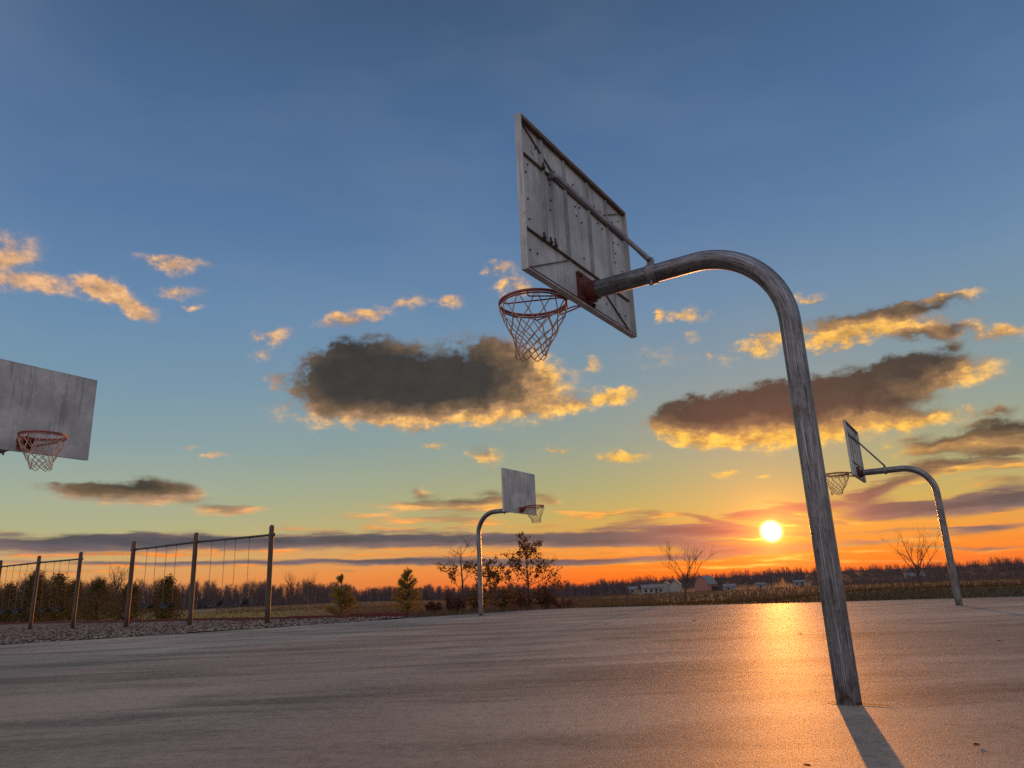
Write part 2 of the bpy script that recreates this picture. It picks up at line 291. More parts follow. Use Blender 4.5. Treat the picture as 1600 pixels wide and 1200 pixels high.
# ------------------------------------------------------------------ mesh helpers
class MB:
    def __init__(s): s.v = []; s.f = []; s.uv = None; s.smooth = False
    def add(s, vs_, fs_):
        o = len(s.v); s.v.extend([tuple(map(float, q)) for q in vs_]); s.f.extend([tuple(i+o for i in f) for f in fs_]); return s
    def box(s, lo, hi):
        x0, y0, z0 = lo; x1, y1, z1 = hi
        return s.add([(x0,y0,z0),(x1,y0,z0),(x1,y1,z0),(x0,y1,z0),(x0,y0,z1),(x1,y0,z1),(x1,y1,z1),(x0,y1,z1)],
                     [(3,2,1,0),(4,5,6,7),(0,1,5,4),(1,2,6,5),(2,3,7,6),(3,0,4,7)])
    def tube(s, pts, rad, n=8, cap=True, flat=1.0):
        pts = [Vector(p) for p in pts]; rad = rad if hasattr(rad, '__len__') else [rad]*len(pts)
        vs_, fs_ = [], []
        t0 = (pts[1]-pts[0]).normalized(); ref = Vector((0, 0, 1)) if abs(t0.z) < .9 else Vector((1, 0, 0))
        u = t0.cross(ref).normalized()
        for i, p in enumerate(pts):
            t = (pts[min(i+1, len(pts)-1)]-pts[max(i-1, 0)]).normalized()
            u = (u - t*u.dot(t)).normalized(); w = t.cross(u)
            for k in range(n):
                a = 2*math.pi*k/n; vs_.append(p + (u*math.cos(a) + w*math.sin(a)*flat)*rad[i])
        for i in range(len(pts)-1):
            for k in range(n): fs_.append((i*n+k, i*n+(k+1) % n, (i+1)*n+(k+1) % n, (i+1)*n+k))
        if cap: fs_.append(tuple(range(n-1, -1, -1))); fs_.append(tuple(range((len(pts)-1)*n, len(pts)*n)))
        return s.add(vs_, fs_)
    def ring(s, cen, R_, r_, n=48, m=8, hz=1.0):
        vs_, fs_ = [], []
        for i in range(n):
            a = 2*math.pi*i/n
            for k in range(m):
                b = 2*math.pi*k/m; q = R_ + r_*math.cos(b); vs_.append((cen[0]+q*math.cos(a), cen[1]+q*math.sin(a), cen[2]+r_*hz*math.sin(b)))
        for i in range(n):
            for k in range(m): fs_.append((i*m+k, ((i+1) % n)*m+k, ((i+1) % n)*m+(k+1) % m, i*m+(k+1) % m))
        return s.add(vs_, fs_)
    def build(s, name, mt, parent=None, smooth=False):
        me = bpy.data.meshes.new(name); me.from_pydata(s.v, [], s.f); me.update()
        if smooth: me.polygons.foreach_set('use_smooth', [True]*len(me.polygons))
        me.materials.append(mt)
        o = bpy.data.objects.new(name, me); C.objects.link(o)
        if parent is not None: o.parent = parent
        return o
def fastmesh(name, V, F, mt, parent=None, smooth=False):
    """V (n,3) array, F (m,k) int array with k = 3 or 4"""
    V = np.asarray(V, np.float32); F = np.asarray(F, np.int32); me = bpy.data.meshes.new(name)
    k = F.shape[1]; me.vertices.add(len(V)); me.vertices.foreach_set('co', V.ravel()); me.loops.add(F.size); me.loops.foreach_set('vertex_index', F.ravel())
    me.polygons.add(len(F)); me.polygons.foreach_set('loop_start', np.arange(0, F.size, k, dtype=np.int32)); me.polygons.foreach_set('loop_total', np.full(len(F), k, np.int32))
    me.update(calc_edges=True); me.validate(); me.materials.append(mt)
    o = bpy.data.objects.new(name, me); C.objects.link(o)
    if parent is not None: o.parent = parent
    return o
def tag(o, label=None, cat=None, group=None, kind=None):
    if label: o['label'] = label
    if cat: o['category'] = cat
    if group: o['group'] = group
    if kind: o['kind'] = kind
    return o
def empty(name, loc=(0, 0, 0), rz=0.0):
    o = bpy.data.objects.new(name, None); C.objects.link(o); o.location = loc; o.rotation_euler = (0, 0, rz); o.empty_display_size = .2; return o
def copy_tree(o, parent=None):
    n = o.copy(); C.objects.link(n); n.parent = parent
    for ch in list(o.children): copy_tree(ch, n)
    return n

# ------------------------------------------------------------------ terrain
def sm(t): t = min(1.0, max(0.0, t)); return t*t*(3-2*t)
def zt(x, y):
    r = math.hypot(x, y); az = math.degrees(math.atan2(x, y))
    z = -.03 - .10*sm((r-20)/9) - .04*sm((r-16)/5)*sm((abs(az)-30)/20)
    if abs(az) > 95: return z - .004*max(0, min(r, 200)-26)
    kr = sm((az+16)/20); k2 = sm((az-14)/8)
    slope = .0042*(1-kr) + kr*(.0120*(1-k2) + .0088*k2)
    lim = 205 + 105*kr
    z -= slope*max(0.0, min(r, lim)-26)
    hill = kr*sm((az-2)/9)
    if r > 330: z += hill*min(.021*(r-330), 5.6)
    z += .22*sm((az-17)/8)*math.exp(-((r-23.5)/2.2)**2)*(1 if az < 95 else 0)
    return z
def at(az, D, z=None):
    x, y = D*math.sin(R(az)), D*math.cos(R(az)); return Vector((x, y, zt(x, y) if z is None else z))
def ztop(el, D): return EYE + D*math.tan(R(el))

rads = [0, 6, 10, 13, 15, 16, 17, 18, 19, 20, 21, 22, 23, 24, 25, 26, 27, 28, 29, 30, 32, 34, 37, 40, 45, 50, 57, 65, 75, 85, 100, 115, 130, 150, 170, 190, 205, 220, 240, 260, 280, 300, 310, 330, 360, 400, 450, 520, 600, 700, 820, 1000, 1300, 1800, 2500]
NA = 240; V = []; F = []
for r in rads:
    for k in range(NA):
        a = 360*k/NA - 180; x, y = r*math.sin(R(a)), r*math.cos(R(a)); V.append((x, y, zt(x, y)))
for i in range(len(rads)-1):
    for k in range(NA): F.append((i*NA+k, i*NA+(k+1) % NA, (i+1)*NA+(k+1) % NA, (i+1)*NA+k))
g = fastmesh('ground', V, np.array(F)[:, ::-1], M_GROUND); g.data.polygons.foreach_set('use_smooth', [True]*len(g.data.polygons)); tag(g, kind='structure')

# court slab: measured outline of the far edges, then on behind the camera
court = [(-9.42, 13.72), (-7.57, 14.75), (-5.61, 16.2), (-3.98, 17.75), (-2.66, 19.05), (-1.05, 20.3), (.35, 21.2), (1.54, 21.45), (3.0, 20.6), (4.9, 19.2), (6.9, 17.95), (8.8, 17.05), (10.62, 16.12), (13.6, 14.5), (18.0, 11.8), (9.0, -9.0), (-6.0, -14.0), (-24.0, 2.0), (-17.0, 9.2)]
mb = MB(); n = len(court); top = [(x, y, 0.0) for x, y in court]; bot = [(x, y, -.2) for x, y in court]
mb.add(top+bot, [tuple(range(n-1, -1, -1))]+[(i, (i+1) % n, n+(i+1) % n, n+i) for i in range(n)])
co = mb.build('court', M_COURT); tag(co, kind='structure')
bmc = bmesh.new(); bmc.from_mesh(co.data); bmesh.ops.recalc_face_normals(bmc, faces=bmc.faces); bmc.to_mesh(co.data); bmc.free()

# wood chip play bed
mul = [(-24.0, 2.05), (-17.0, 9.25), (-9.46, 13.78), (-7.6, 14.8), (-5.65, 16.25), (-4.02, 17.8), (-2.72, 19.1), (-3.1, 19.75), (-4.8, 21.4), (-7.3, 23.7), (-11.5, 28.2), (-16.9, 32.4), (-25.6, 40.5), (-40, 50), (-60, 50), (-60, 10)]
mb = MB(); nx = 0
V = []; F = []
def inside(px, py, poly):
    ins = False; j = len(poly)-1
    for i in range(len(poly)):
        xi, yi = poly[i]; xj, yj = poly[j]
        if (yi > py) != (yj > py) and px < (xj-xi)*(py-yi)/(yj-yi)+xi: ins = not ins
        j = i
    return ins
bmm = bmesh.new(); vs_ = [bmm.verts.new((x, y, 0)) for x, y in mul]; bmm.faces.new(vs_); bmesh.ops.triangulate(bmm, faces=bmm.faces)
for _ in range(5):
    bmesh.ops.subdivide_edges(bmm, edges=[e for e in bmm.edges if e.calc_length() > .9], cuts=1, use_grid_fill=False); bmesh.ops.triangulate(bmm, faces=bmm.faces)
for v in bmm.verts: v.co.z = max(zt(v.co.x, v.co.y)+.03, -.06 - .004*max(0, math.hypot(v.co.x, v.co.y)-22)) + random.uniform(-.015, .02)
bmesh.ops.recalc_face_normals(bmm, faces=bmm.faces)
me = bpy.data.meshes.new('playground_ground'); bmm.to_mesh(me); bmm.free(); me.materials.append(M_MULCH)
mo = bpy.data.objects.new('playground_ground', me); C.objects.link(mo); tag(mo, kind='structure')
def zm(x, y): return max(zt(x, y)+.03, -.06 - .004*max(0, math.hypot(x, y)-22))
# loose chips
V = []; F = []; cnt = 0
while cnt < 16000:
    az = random.uniform(-38, -8); D = 12.5 + 26*random.random()**1.7; x, y = D*math.sin(R(az)), D*math.cos(R(az))
    if not inside(x, y, mul): continue
    L = random.uniform(.015, .045); w = random.uniform(.006, .014); a = random.uniform(0, 6.28); tl = random.uniform(-.5, .5); z = zm(x, y) + random.uniform(.008, .022)
    dx_, dy_ = math.cos(a)*L, math.sin(a)*L; ex, ey = -math.sin(a)*w, math.cos(a)*w; dz_ = tl*L; o = len(V)
    V += [(x-dx_-ex, y-dy_-ey, z-dz_), (x+dx_-ex, y+dy_-ey, z+dz_), (x+dx_+ex, y+dy_+ey, z+dz_+.01), (x-dx_+ex, y-dy_+ey, z-dz_+.01)]; F.append((o, o+1, o+2, o+3)); cnt += 1
tag(fastmesh('wood_chips', V, F, M_CHIP), kind='stuff')

# crack that runs under the near post, and a thin joint further out
def crack(name, pts, w):
    mb = MB(); P_ = [Vector((x, y, .003)) for x, y in pts]; L_ = []; n = len(P_)
    for i, p in enumerate(P_):
        t = (P_[min(i+1, n-1)]-P_[max(i-1, 0)]).normalized(); s_ = Vector((-t.y, t.x, 0)); k = w*math.sin(math.pi*(i+.15)/(n-.7))*random.uniform(.7, 1.2)
        L_ += [p+s_*k, p-s_*k]
    mb.add(L_, [(2*i, 2*i+1, 2*i+3, 2*i+2) for i in range(n-1)]); return tag(mb.build(name, M_CRACK), kind='structure')
crack('court_crack', [(1.455, 3.885), (1.48, 3.868), (1.505, 3.845), (1.53, 3.82), (1.556, 3.79), (1.60, 3.765), (1.63, 3.742), (1.66, 3.715), (1.685, 3.69), (1.72, 3.655)], .017)
M_JOINT = simple('dirt_filled_joint', c(.035, .030, .028), c(.07, .06, .055), 6)
keep_ = M_CRACK; M_CRACK = M_JOINT
crack('court_crack', [(.9, 5.72), (1.25, 5.42), (1.55, 5.18), (1.8, 4.98), (2.1, 4.80), (2.45, 4.62), (2.9, 4.42)], .007)
M_CRACK = keep_

# ------------------------------------------------------------------ basketball goals
def pole_mat(t):
    uv = t.new('ShaderNodeUVMap').outputs['UV']; v = objco(t)
    fl, _ = t.noise(t.vmath('MULTIPLY', uv, (30, 2.6, 1)), 2.0, 5, .7, '2D', dist=.3)       # flaking, drawn out along the pipe
    ln, _ = t.noise(t.vmath('MULTIPLY', uv, (62, 1.1, 1)), 1.6, 3, .6, '2D')               # fine drawn scratches
    mo, _ = t.noise(v, 3.2, 6, .7); zn = t.new('ShaderNodeTexVoronoi'); zn.inputs['Scale'].default_value = 55; t.l.new(v, zn.inputs['Vector'])
    zc = t.sep(zn.outputs['Color'])[0]
    col = t.mix(t.step(mo, .36, .66), c(.080, .080, .092), c(.18, .18, .205))
    col = t.mix(t.math('MULTIPLY', zc, .30), col, c(.27, .275, .305))
    col = t.mix(t.math('MULTIPLY', t.step(fl, .52, .62), .85), col, c(.035, .028, .027))
    col = t.mix(t.math('MULTIPLY', t.step(ln, .60, .70), .7), col, c(.60, .59, .62))
    rust, _ = t.noise(v, 9, 4, .7); r2, _ = t.noise(v, 2.4, 6, .75)
    col = t.mix(t.math('MULTIPLY', t.step(r2, .54, .66), .7), col, c(.095, .044, .028))
    z = t.sep(v)[2]
    low = t.math('SUBTRACT', 1.0, t.step(z, .02, .16))
    col = t.mix(t.math('MULTIPLY', low, t.step(rust, .42, .6)), col, c(.05, .022, .018))
    rough = t.math('ADD', t.math('MULTIPLY_ADD', t.step(fl, .5, .66), .28, .32), t.math('MULTIPLY', zc, .12))
    return princ(t, col, rough, .6, .5, t.math('ADD', t.math('MULTIPLY', fl, -.8), t.math('MULTIPLY', ln, .4)), .08, .003), None
M_POLE = material('weathered_painted_steel_pole', pole_mat)
def board_mat(t):
    v = objco(t)
    a, _ = t.noise(v, 2.6, 6, .68); st, _ = t.noise(t.vmath('MULTIPLY', v, (6, 6, .5)), 2.2, 5, .65); s, _ = t.noise(v, 60, 3, .6)
    bl, _ = t.noise(v, 7, 5, .75)
    col = t.mix(t.step(a, .34, .68), c(.31, .31, .325), c(.50, .49, .50))
    col = t.mix(t.math('MULTIPLY', t.step(st, .52, .70), .55), col, c(.12, .11, .12))
    col = t.mix(t.math('MULTIPLY', t.step(bl, .62, .72), .6), col, c(.07, .06, .06))
    col = t.mix(t.math('MULTIPLY', t.step(s, .62, .74), .2), col, c(.13, .08, .06))
    return princ(t, col, .55, .15, .4, a, .15, .006), None
M_BOARD = material('weathered_grey_steel_sheet', board_mat)
M_RIB = simple('stained_shaded_rib_steel', c(.13, .13, .14), c(.27, .265, .28), 6, .55, .2)  # darker than the sheet: stain, plus the ribs' soft shade put into the colour
M_BAR = simple('rusty_angle_steel', c(.085, .06, .05), c(.17, .12, .09), 14, .7, .1)
M_RED = simple('rusty_red_paint', c(.11, .018, .016), c(.32, .055, .040), 11, .5, 0, .5)
M_PLATE = simple('rusted_plate', c(.05, .018, .015), c(.15, .040, .032), 16, .7, 0, .3)
M_NET = simple('sun_bleached_net_cord', c(.32, .20, .15), c(.58, .42, .32), 20, .9)
M_BOLT = simple('dark_bolt_steel', c(.03, .025, .025), c(.09, .07, .06), 30, .6, .3)
M_BRACE = simple('grey_brace_pipe', c(.10, .095, .11), c(.23, .22, .24), 9, .45, .3)

GE, GH, GZ, GR = 1.2448, 1.0282, 2.3498, 2.488; GW = 1.524; HW = GW/2; ZT = GZ+GH
def pole_mesh(parent):
    path = [(0, z) for z in np.linspace(-.15, 1.957, 22)] + [(.5-.5*math.cos(a), 1.957+.5*math.sin(a)) for a in np.linspace(0, math.pi/2, 22)[1:]] + [(x, 2.457) for x in np.linspace(.5, 1.235, 12)[1:]]
    n = 40; me = bpy.data.meshes.new('pole'); bmx = bmesh.new(); uvl = bmx.loops.layers.uv.new('UVMap'); rings = []; L = 0; Ls = []
    for i, (x, z) in enumerate(path):
        if i: L += math.hypot(x-path[i-1][0], z-path[i-1][1])
        a, b = path[max(i-1, 0)], path[min(i+1, len(path)-1)]; t = Vector((b[0]-a[0], 0, b[1]-a[1])).normalized(); w = Vector((0, 1, 0)); u = w.cross(t)
        rings.append([bmx.verts.new(Vector((x, 0, z)) + (u*math.cos(2*math.pi*k/n)+w*math.sin(2*math.pi*k/n))*.0575) for k in range(n)]); Ls.append(L)
    for i in range(len(path)-1):
        for k in range(n):
            f = bmx.faces.new((rings[i][k], rings[i][(k+1) % n], rings[i+1][(k+1) % n], rings[i+1][k])); f.smooth = True
            for lp, uv in zip(f.loops, ((k/n, Ls[i]), ((k+1)/n, Ls[i]), ((k+1)/n, Ls[i+1]), (k/n, Ls[i+1]))): lp[uvl].uv = uv
    bmesh.ops.recalc_face_normals(bmx, faces=bmx.faces); bmx.to_mesh(me); bmx.free(); me.materials.append(M_POLE)
    o = bpy.data.objects.new('pole', me); C.objects.link(o); o.parent = parent; return o
def bar(p, q, w, d):
    """flat bar on the back of the board from (y, z) to (y, z): width w along the sheet, standing d proud"""
    p, q = Vector((0, *p)), Vector((0, *q)); t = (q-p).normalized(); s_ = Vector((0, -t.z, t.y))*w/2; mb = MB(); x0, x1 = GE-d, GE+.001
    qd = [p-s_, q-s_, q+s_, p+s_]
    mb.add([Vector((x1, a.y, a.z)) for a in qd]+[Vector((x0, a.y, a.z)) for a in qd], [(4,5,6,7),(0,1,5,4),(1,2,6,5),(2,3,7,6),(3,0,4,7)]); return mb
BOLTS = []
def make_goal():
    root = empty('basketball_goal')
    pole_mesh(root)
    mb = MB(); mb.tube([(.735, 0, 2.457), (.742, 0, 2.457), (.788, 0, 2.457), (.795, 0, 2.457)], [.060, .0655, .0655, .060], 28); mb.box((.748, -.012, 2.515), (.782, .030, 2.560)); mb.tube([(.765, -.02, 2.545), (.765, .056, 2.545)], .009, 8); mb.tube([(.765, .03, 2.375), (.765, .03, 2.40)], .012, 6)
    mb.build('clamp_band', M_BRACE, root)
    mb = MB(); e0, e1 = Vector((.765, .04, 2.545)), Vector((GE-.045, .40, 3.125)); d = (e1-e0)
    mb.tube([e0, e0+d*.06, e0+d*.10, e0+d*.92, e0+d*.95, e1+Vector((.01, .0, .0))], [.017, .017, .0155, .0155, .017, .017], 12); mb.box((GE-.05, .388, 3.10), (GE-.004, .412, 3.15))
    mb.build('brace', M_BRACE, root)
    # board: sheet, turned-back edge flange, ribs, angles, diagonals, bolts
    mb = MB(); mb.box((GE, -HW, GZ), (GE+.010, HW, ZT)); bd = mb.build('backboard', M_BOARD, root)
    fl = MB(); th = .006; dp = .034
    fl.box((GE-dp, -HW-.0015, GZ-.0015), (GE+.0115, -HW+th, ZT+.0015)); fl.box((GE-dp, HW-th, GZ-.0015), (GE+.0115, HW+.0015, ZT+.0015))
    fl.box((GE-dp+.001, -HW+th, ZT-th), (GE+.0115, HW-th, ZT+.0015)); fl.box((GE-dp+.001, -HW+th, GZ-.0015), (GE+.0115, HW-th, GZ+th)); fl.build('edge_flange', M_BOARD, bd)
    for zz, pts in ((ZT-th-.002, (-1, 1)), ):
        b_ = MB(); b_.box((GE-dp+.004, -HW+th+.002, zz-.016), (GE-.002, HW-th-.002, zz)); b_.build('top_angle', M_BAR, bd)
    b_ = MB(); b_.box((GE-dp+.004, -HW+th+.002, GZ+th+.002), (GE-.002, HW-th-.002, GZ+th+.014)); b_.build('bottom_angle', M_PLATE, bd)
    for yy in (-.455, -.155, .185, .475):
        r_ = MB(); prof = [(-.024, 0), (-.019, .008), (-.008, .014), (.008, .014), (.019, .008), (.024, 0)]; z0, z1 = 2.64, ZT-.03; vs_ = [(GE-h+.001, yy+w, z) for z in (z0, z1) for w, h in prof]; k = len(prof)
        r_.add(vs_, [(i, i+1, k+i+1, k+i) for i in range(k-1)]+[tuple(range(k)), tuple(range(2*k-1, k-1, -1))]); r_.build('stiffening_rib', M_RIB, bd)
    for zz in (3.133, 2.632): bar((-HW+.03, zz), (HW-.03, zz), .009, .016).build('angle_bar', M_BAR, bd)
    for (p, q) in (((HW-.012, ZT-.012), (.27, 3.145)), ((-HW+.012, ZT-.012), (-.27, 3.145)), ((HW-.012, GZ+.012), (.19, 2.62)), ((-HW+.012, GZ+.012), (-.19, 2.62))):
        bar(p, q, .007, .010).build('diagonal_bar', M_BAR, bd)
    def bolts():
        rr = random.Random(3); ms = {}
        def one(kind, y_, z_):
            if kind not in ms:
                mb = MB()
                if kind == 'sheet': mb.tube([(GE-.006, 0, 0), (GE+.0128, 0, 0)], .0065, 7)
                else: mb.tube([(GE-.037, 0, 0), (GE-.02, 0, 0)], .011, 6); mb.box((GE-.031, -.008, -.012), (GE-.021, .008, .034))
                o = mb.build('bolt', M_BOLT, bd); ms[kind] = o
            else: o = ms[kind].copy(); C.objects.link(o); o.parent = bd
            o.location = (0, y_, z_)
        for zz in (2.50, 2.72, 2.86, 2.99, 3.07, 3.24):
            for yy in (-.66, -.56, -.36, -.27, -.05, .05, .30, .38, .58, .66):
                if rr.random() < .62: one('sheet', yy+rr.uniform(-.03, .03), zz+rr.uniform(-.03, .03))
        for yy in (.5, .36, -.3, -.45): one('bar', yy, 3.133)
        for yy in (.54, .46, .40, -.5): one('bar', yy, 2.632)
    BOLTS.append(bolts)
    pl = MB(); pl.box((GE-.020, -.10, 2.362), (GE-.001, .10, 2.575)); pl.tube([(GE-.10, 0, 2.457), (GE-.02, 0, 2.457)], .064, 26); pl.box((GE-.09, -.008, 2.375), (GE-.02, .008, 2.40))
    for yy in (-.08, .08):
        for zz in (2.385, 2.55): pl.tube([(GE-.038, yy, zz), (GE-.02, yy, zz)], .013, 6)
    pl.build('mounting_plate', M_PLATE, root)
    # rim
    cx_ = GE+.393; rm = MB(); rm.ring((cx_, 0, GR), .233, .0088, 72, 10, 1.15); rm.ring((cx_, 0, GR-.0195), .233, .0062, 72, 8); rim_o = rm.build('rim', M_RED, root, True)
    br = MB(); br.box((GE+.0105, -.075, 2.362), (GE+.022, .075, 2.50)); br.box((GE+.022, -.06, GR-.006), (cx_-.226, .06, GR+.004)); br.add([(GE+.022, -.06, GR-.006), (GE+.022, -.052, GR-.006), (cx_-.24, -.052, GR-.006), (GE+.022, -.06, 2.39), (GE+.022, -.052, 2.39)], [(0, 2, 3), (1, 4, 2), (0, 1, 2), (3, 2, 4)])
    br.add([(GE+.022, .06, GR-.006), (GE+.022, .052, GR-.006), (cx_-.24, .052, GR-.006), (GE+.022, .06, 2.39), (GE+.022, .052, 2.39)], [(0, 3, 2), (1, 2, 4), (0, 2, 1), (3, 4, 2)]); br.build('bracket', M_RED, rim_o)
    for s_ in (-1, 1):
        for (a, kx) in ((62, .035), (112, .03)):
            px, py = cx_+.232*math.cos(R(a)), s_*.232*math.sin(R(a))
            rd = MB(); rd.tube([(px, py, GR-.012), (px, py, GR-.035), (px-.010, py*.985, GR-.045), (px-.03, py*.955, GR-.048), (GE+.14, s_*(.10 if a < 90 else .14), GR-.062), (GE+.018, s_*.045, 2.395)], .0052, 7); rd.build('support_rod', M_RED, rim_o, True)
    # net: crossing cords hung in long loops from the ring
    N_ = 12; rows = [(0, .233, -.012), (1, .208, -.120), (2, .180, -.180), (3, .157, -.228), (4, .136, -.270), (5, .119, -.305), (6, .107, -.345), (7, .103, -.382)]
    rr = random.Random(11); jit = {}
    def node(i, k):
        if (i, k % (2*N_)) not in jit: jit[(i, k % (2*N_))] = (rr.uniform(-.05, .05)*(i > 0), rr.uniform(-.008, .008)*(i > 0), rr.uniform(-.006, .006)*(i > 0))
        ja, jr, jz = jit[(i, k % (2*N_))]; a = math.pi*k/N_ + ja + .1; q = rows[i][1]+jr; z = GR+rows[i][2]+jz
        return Vector((cx_ + q*math.cos(a) + .03*(i/7)**2, q*math.sin(a) + .012*(i/7), z))
    nt = MB()
    for k in range(N_):
        h0 = node(0, 2*k); tang = Vector((-math.sin(math.pi*2*k/N_+.1), math.cos(math.pi*2*k/N_+.1), 0))
        for sg in (-1, 1):
            end = 7 if rr.random() < .85 else 6
            pts = [h0 + Vector((0, 0, -.004)), h0 + tang*sg*.012 + Vector((0, 0, -.008)), h0 + tang*sg*.018 + Vector((0, 0, -.03))]
            pts += [node(i, 2*k+sg*i) for i in range(1, end+1)]
            nt.tube(pts, .0040, 5)
        nt.tube([h0 + Vector((0, 0, .022)), h0 + tang*.012 + Vector((0, 0, .0)), h0 + Vector((0, 0, -.022)), h0 - tang*.012 + Vector((0, 0, .0)), h0 + Vector((0, 0, .022))], .0036, 5)
    for k in range(N_):
        a, b = node(7, 2*k+1), node(7, 2*k+3)
        if rr.random() < .7: nt.tube([a, (a+b)/2 + Vector((0, 0, -.016)), b], .0040, 5)
    nt.build('net', M_NET, root)
    return root
goal = make_goal()
GOALS = [(1.552, 3.786, 147.55, 'nearest basketball goal, seen from behind on its thick weathered pole'),
         (7.610, 13.277, 147.74, 'smaller basketball goal seen from behind, its rim half hidden by the thick near pole'),
         (-.991, 18.456, -30.96, 'small distant basketball goal by the rusty leaved oak, front of its board showing'),
         (-6.770, 8.816, -29.26, 'basketball goal cut off by the left picture edge, its grey board front in view')]
for i, (x, y, a, lb) in enumerate(GOALS):
    o = goal if i == 0 else copy_tree(goal)
    o.location = (x, y, 0); o.rotation_euler = (0, 0, R(a)); tag(o, lb, 'basketball hoop', 'basketball goals standing round the asphalt court')

BOLTS[0]()          # only the near goal shows its bolts

# fallen leaves on the court
M_LEAF = leafy('dead_leaf', c(.10, .03, .02), c(.22, .08, .04), .3)
LV = [(1.58, 2.82, .016, 'dead leaf on the court right of the near pole shadow'), (.91, 2.63, .014, 'dead leaf lying at the bottom edge of the picture'), (2.69, 11.95, .035, 'curled dead leaf on the far asphalt under the sunset side'), (4.04, 6.57, .022, 'dead leaf on the asphalt near the right edge of the picture'),
      (1.3, 11.93, .03, 'dead leaf on the far asphalt, leftmost of the far leaves'), (3.02, 8.38, .026, 'dead leaf lying in the golden sun glint beside the near pole')]
for x, y, s_, lb in LV:
    rot = random.uniform(0, 6.28); mb = MB(); out_ = []
    for k in range(16):
        a = 2*math.pi*k/16; q = s_*(1+.12*math.cos(7*a+1)); x_, y_ = q*1.25*math.cos(a), q*.62*math.sin(a); out_.append(Vector((x_, y_, .002 + .9*abs(y_)*(.35 if y_ > 0 else .15) + .06*abs(x_))))
    mb.add([Vector((0, 0, .001))]+out_, [(0, 1+k, 1+(k+1) % 16) for k in range(16)])
    o = mb.build('fallen_leaf', M_LEAF); o.location = (x, y, .0015); o.rotation_euler = (0, 0, rot); tag(o, lb, 'leaf', 'dead leaves scattered on the court')

# ------------------------------------------------------------------ swing sets
M_POST = simple('painted_wood_swing_post', c(.040, .027, .021), c(.090, .056, .038), 5, .6, 0, .4, .3, 5, (3, 3, .5))
M_BEAM = simple('dark_steel_pipe', c(.05, .04, .04), c(.11, .09, .085), 8, .5, .4)
M_CHAIN = simple('dull_galvanised_chain', c(.06, .05, .045), c(.14, .12, .10), 40, .75)
M_SEAT = simple('black_rubber_seat', c(.012, .012, .013), c(.04, .04, .042), 9, .6)
def make_swing(kind=0):
    root = empty('swing'); ZB = 1.62
    s_ = MB(); prof = [(-.25, .10), (-.235, .03), (-.17, -.02), (-.06, -.045), (.06, -.045), (.17, -.02), (.235, .03), (.25, .10)]; vs_ = []; fs_ = []
    for sy in (-.075, .075):
        for x, z in prof: vs_.append((x, sy, z))
        for x, z in prof: vs_.append((x, sy, z-.016))
    k = len(prof)
    for i in range(k-1): fs_ += [(i, i+1, 2*k+i+1, 2*k+i), (k+i+1, k+i, 3*k+i, 3*k+i+1), (i+1, i, k+i, k+i+1), (2*k+i, 2*k+i+1, 3*k+i+1, 3*k+i)]
    fs_ += [(0, 2*k, 3*k, k), (k-1, 2*k-1, 4*k-1, 3*k-1)]; s_.add(vs_, fs_); s_.build('seat', M_SEAT, root)
    for sx in (-1, 1):
        ch = MB(); nl = 54
        for i in range(nl):
            z0 = .09 + (ZB-.09)*i/nl; z1 = .09 + (ZB-.09)*(i+1.15)/nl; x0 = sx*(.25-.0*i)
            ax = Vector((.006, 0, 0)) if i % 2 else Vector((0, .006, 0)); p0 = Vector((x0, 0, z0)); p1 = Vector((x0, 0, z1))
            ch.tube([p0, p0+ax+Vector((0, 0, .008)), p1+ax-Vector((0, 0, .008)), p1], .0036, 4, False); ch.tube([p0, p0-ax+Vector((0, 0, .008)), p1-ax-Vector((0, 0, .008)), p1], .0036, 4, False)
        ch.build('chain', M_CHAIN, root)
        hg = MB(); hg.tube([(sx*.25, 0, ZB-.01), (sx*.25, 0, ZB+.05)], .012, 6); hg.ring((sx*.25, 0, ZB+.01), .016, .005, 10, 5); hg.build('hanger', M_BEAM, root)
    return root
swing0 = make_swing(); used = [False]
def swing_set(pts, H, zb, label, fr, slabels):
    c0 = Vector((*pts[1], 0)); root = empty('swing_set', (c0.x, c0.y, zm(*pts[1])))
    zr = root.location.z
    for (x, y) in pts:
        zg = zm(x, y); p = MB(); r_ = .066; top_ = H
        prof = [(zg-.2, r_), (zg+.4, r_*.99), (top_-.5, r_*.97), (top_-.07, r_*.96), (top_-.035, r_*.86), (top_-.012, r_*.6), (top_, r_*.12)]
        p.tube([(x-c0.x, y-c0.y, z-zr) for z, _ in prof], [q for _, q in prof], 18); o = p.build('post', M_POST, root, True)
        ct = MB(); d_ = (Vector((*pts[2], 0))-Vector((*pts[0], 0))).normalized()
        ct.tube([Vector((x-c0.x, y-c0.y, zb-zr))-d_*.10, Vector((x-c0.x, y-c0.y, zb-zr))+d_*.10], .048, 10); ct.build('collar', M_BEAM, o)
    for a, b in ((0, 1), (1, 2)):
        A, B_ = Vector((*pts[a], zb)), Vector((*pts[b], zb)); o_ = Vector((c0.x, c0.y, zr)); mb = MB(); mb.tube([A-o_, B_-o_], .03, 10); mb.build('crossbeam', M_BEAM, root, True)
        d_ = (B_-A); ang = math.atan2(d_.y, d_.x)
        for j, f_ in enumerate(fr):
            mid = A + d_*f_; L = d_.length
            if not used[0]: s = swing0; used[0] = True
            else: s = copy_tree(swing0)
            s.location = (mid.x, mid.y, zb-1.66); s.rotation_euler = (0, 0, ang); tag(s, slabels[a*2+j], 'swing', 'swings hanging from the two swing frames')
    tag(root, label, 'swing frame', 'swing frames on the wood chip bed')
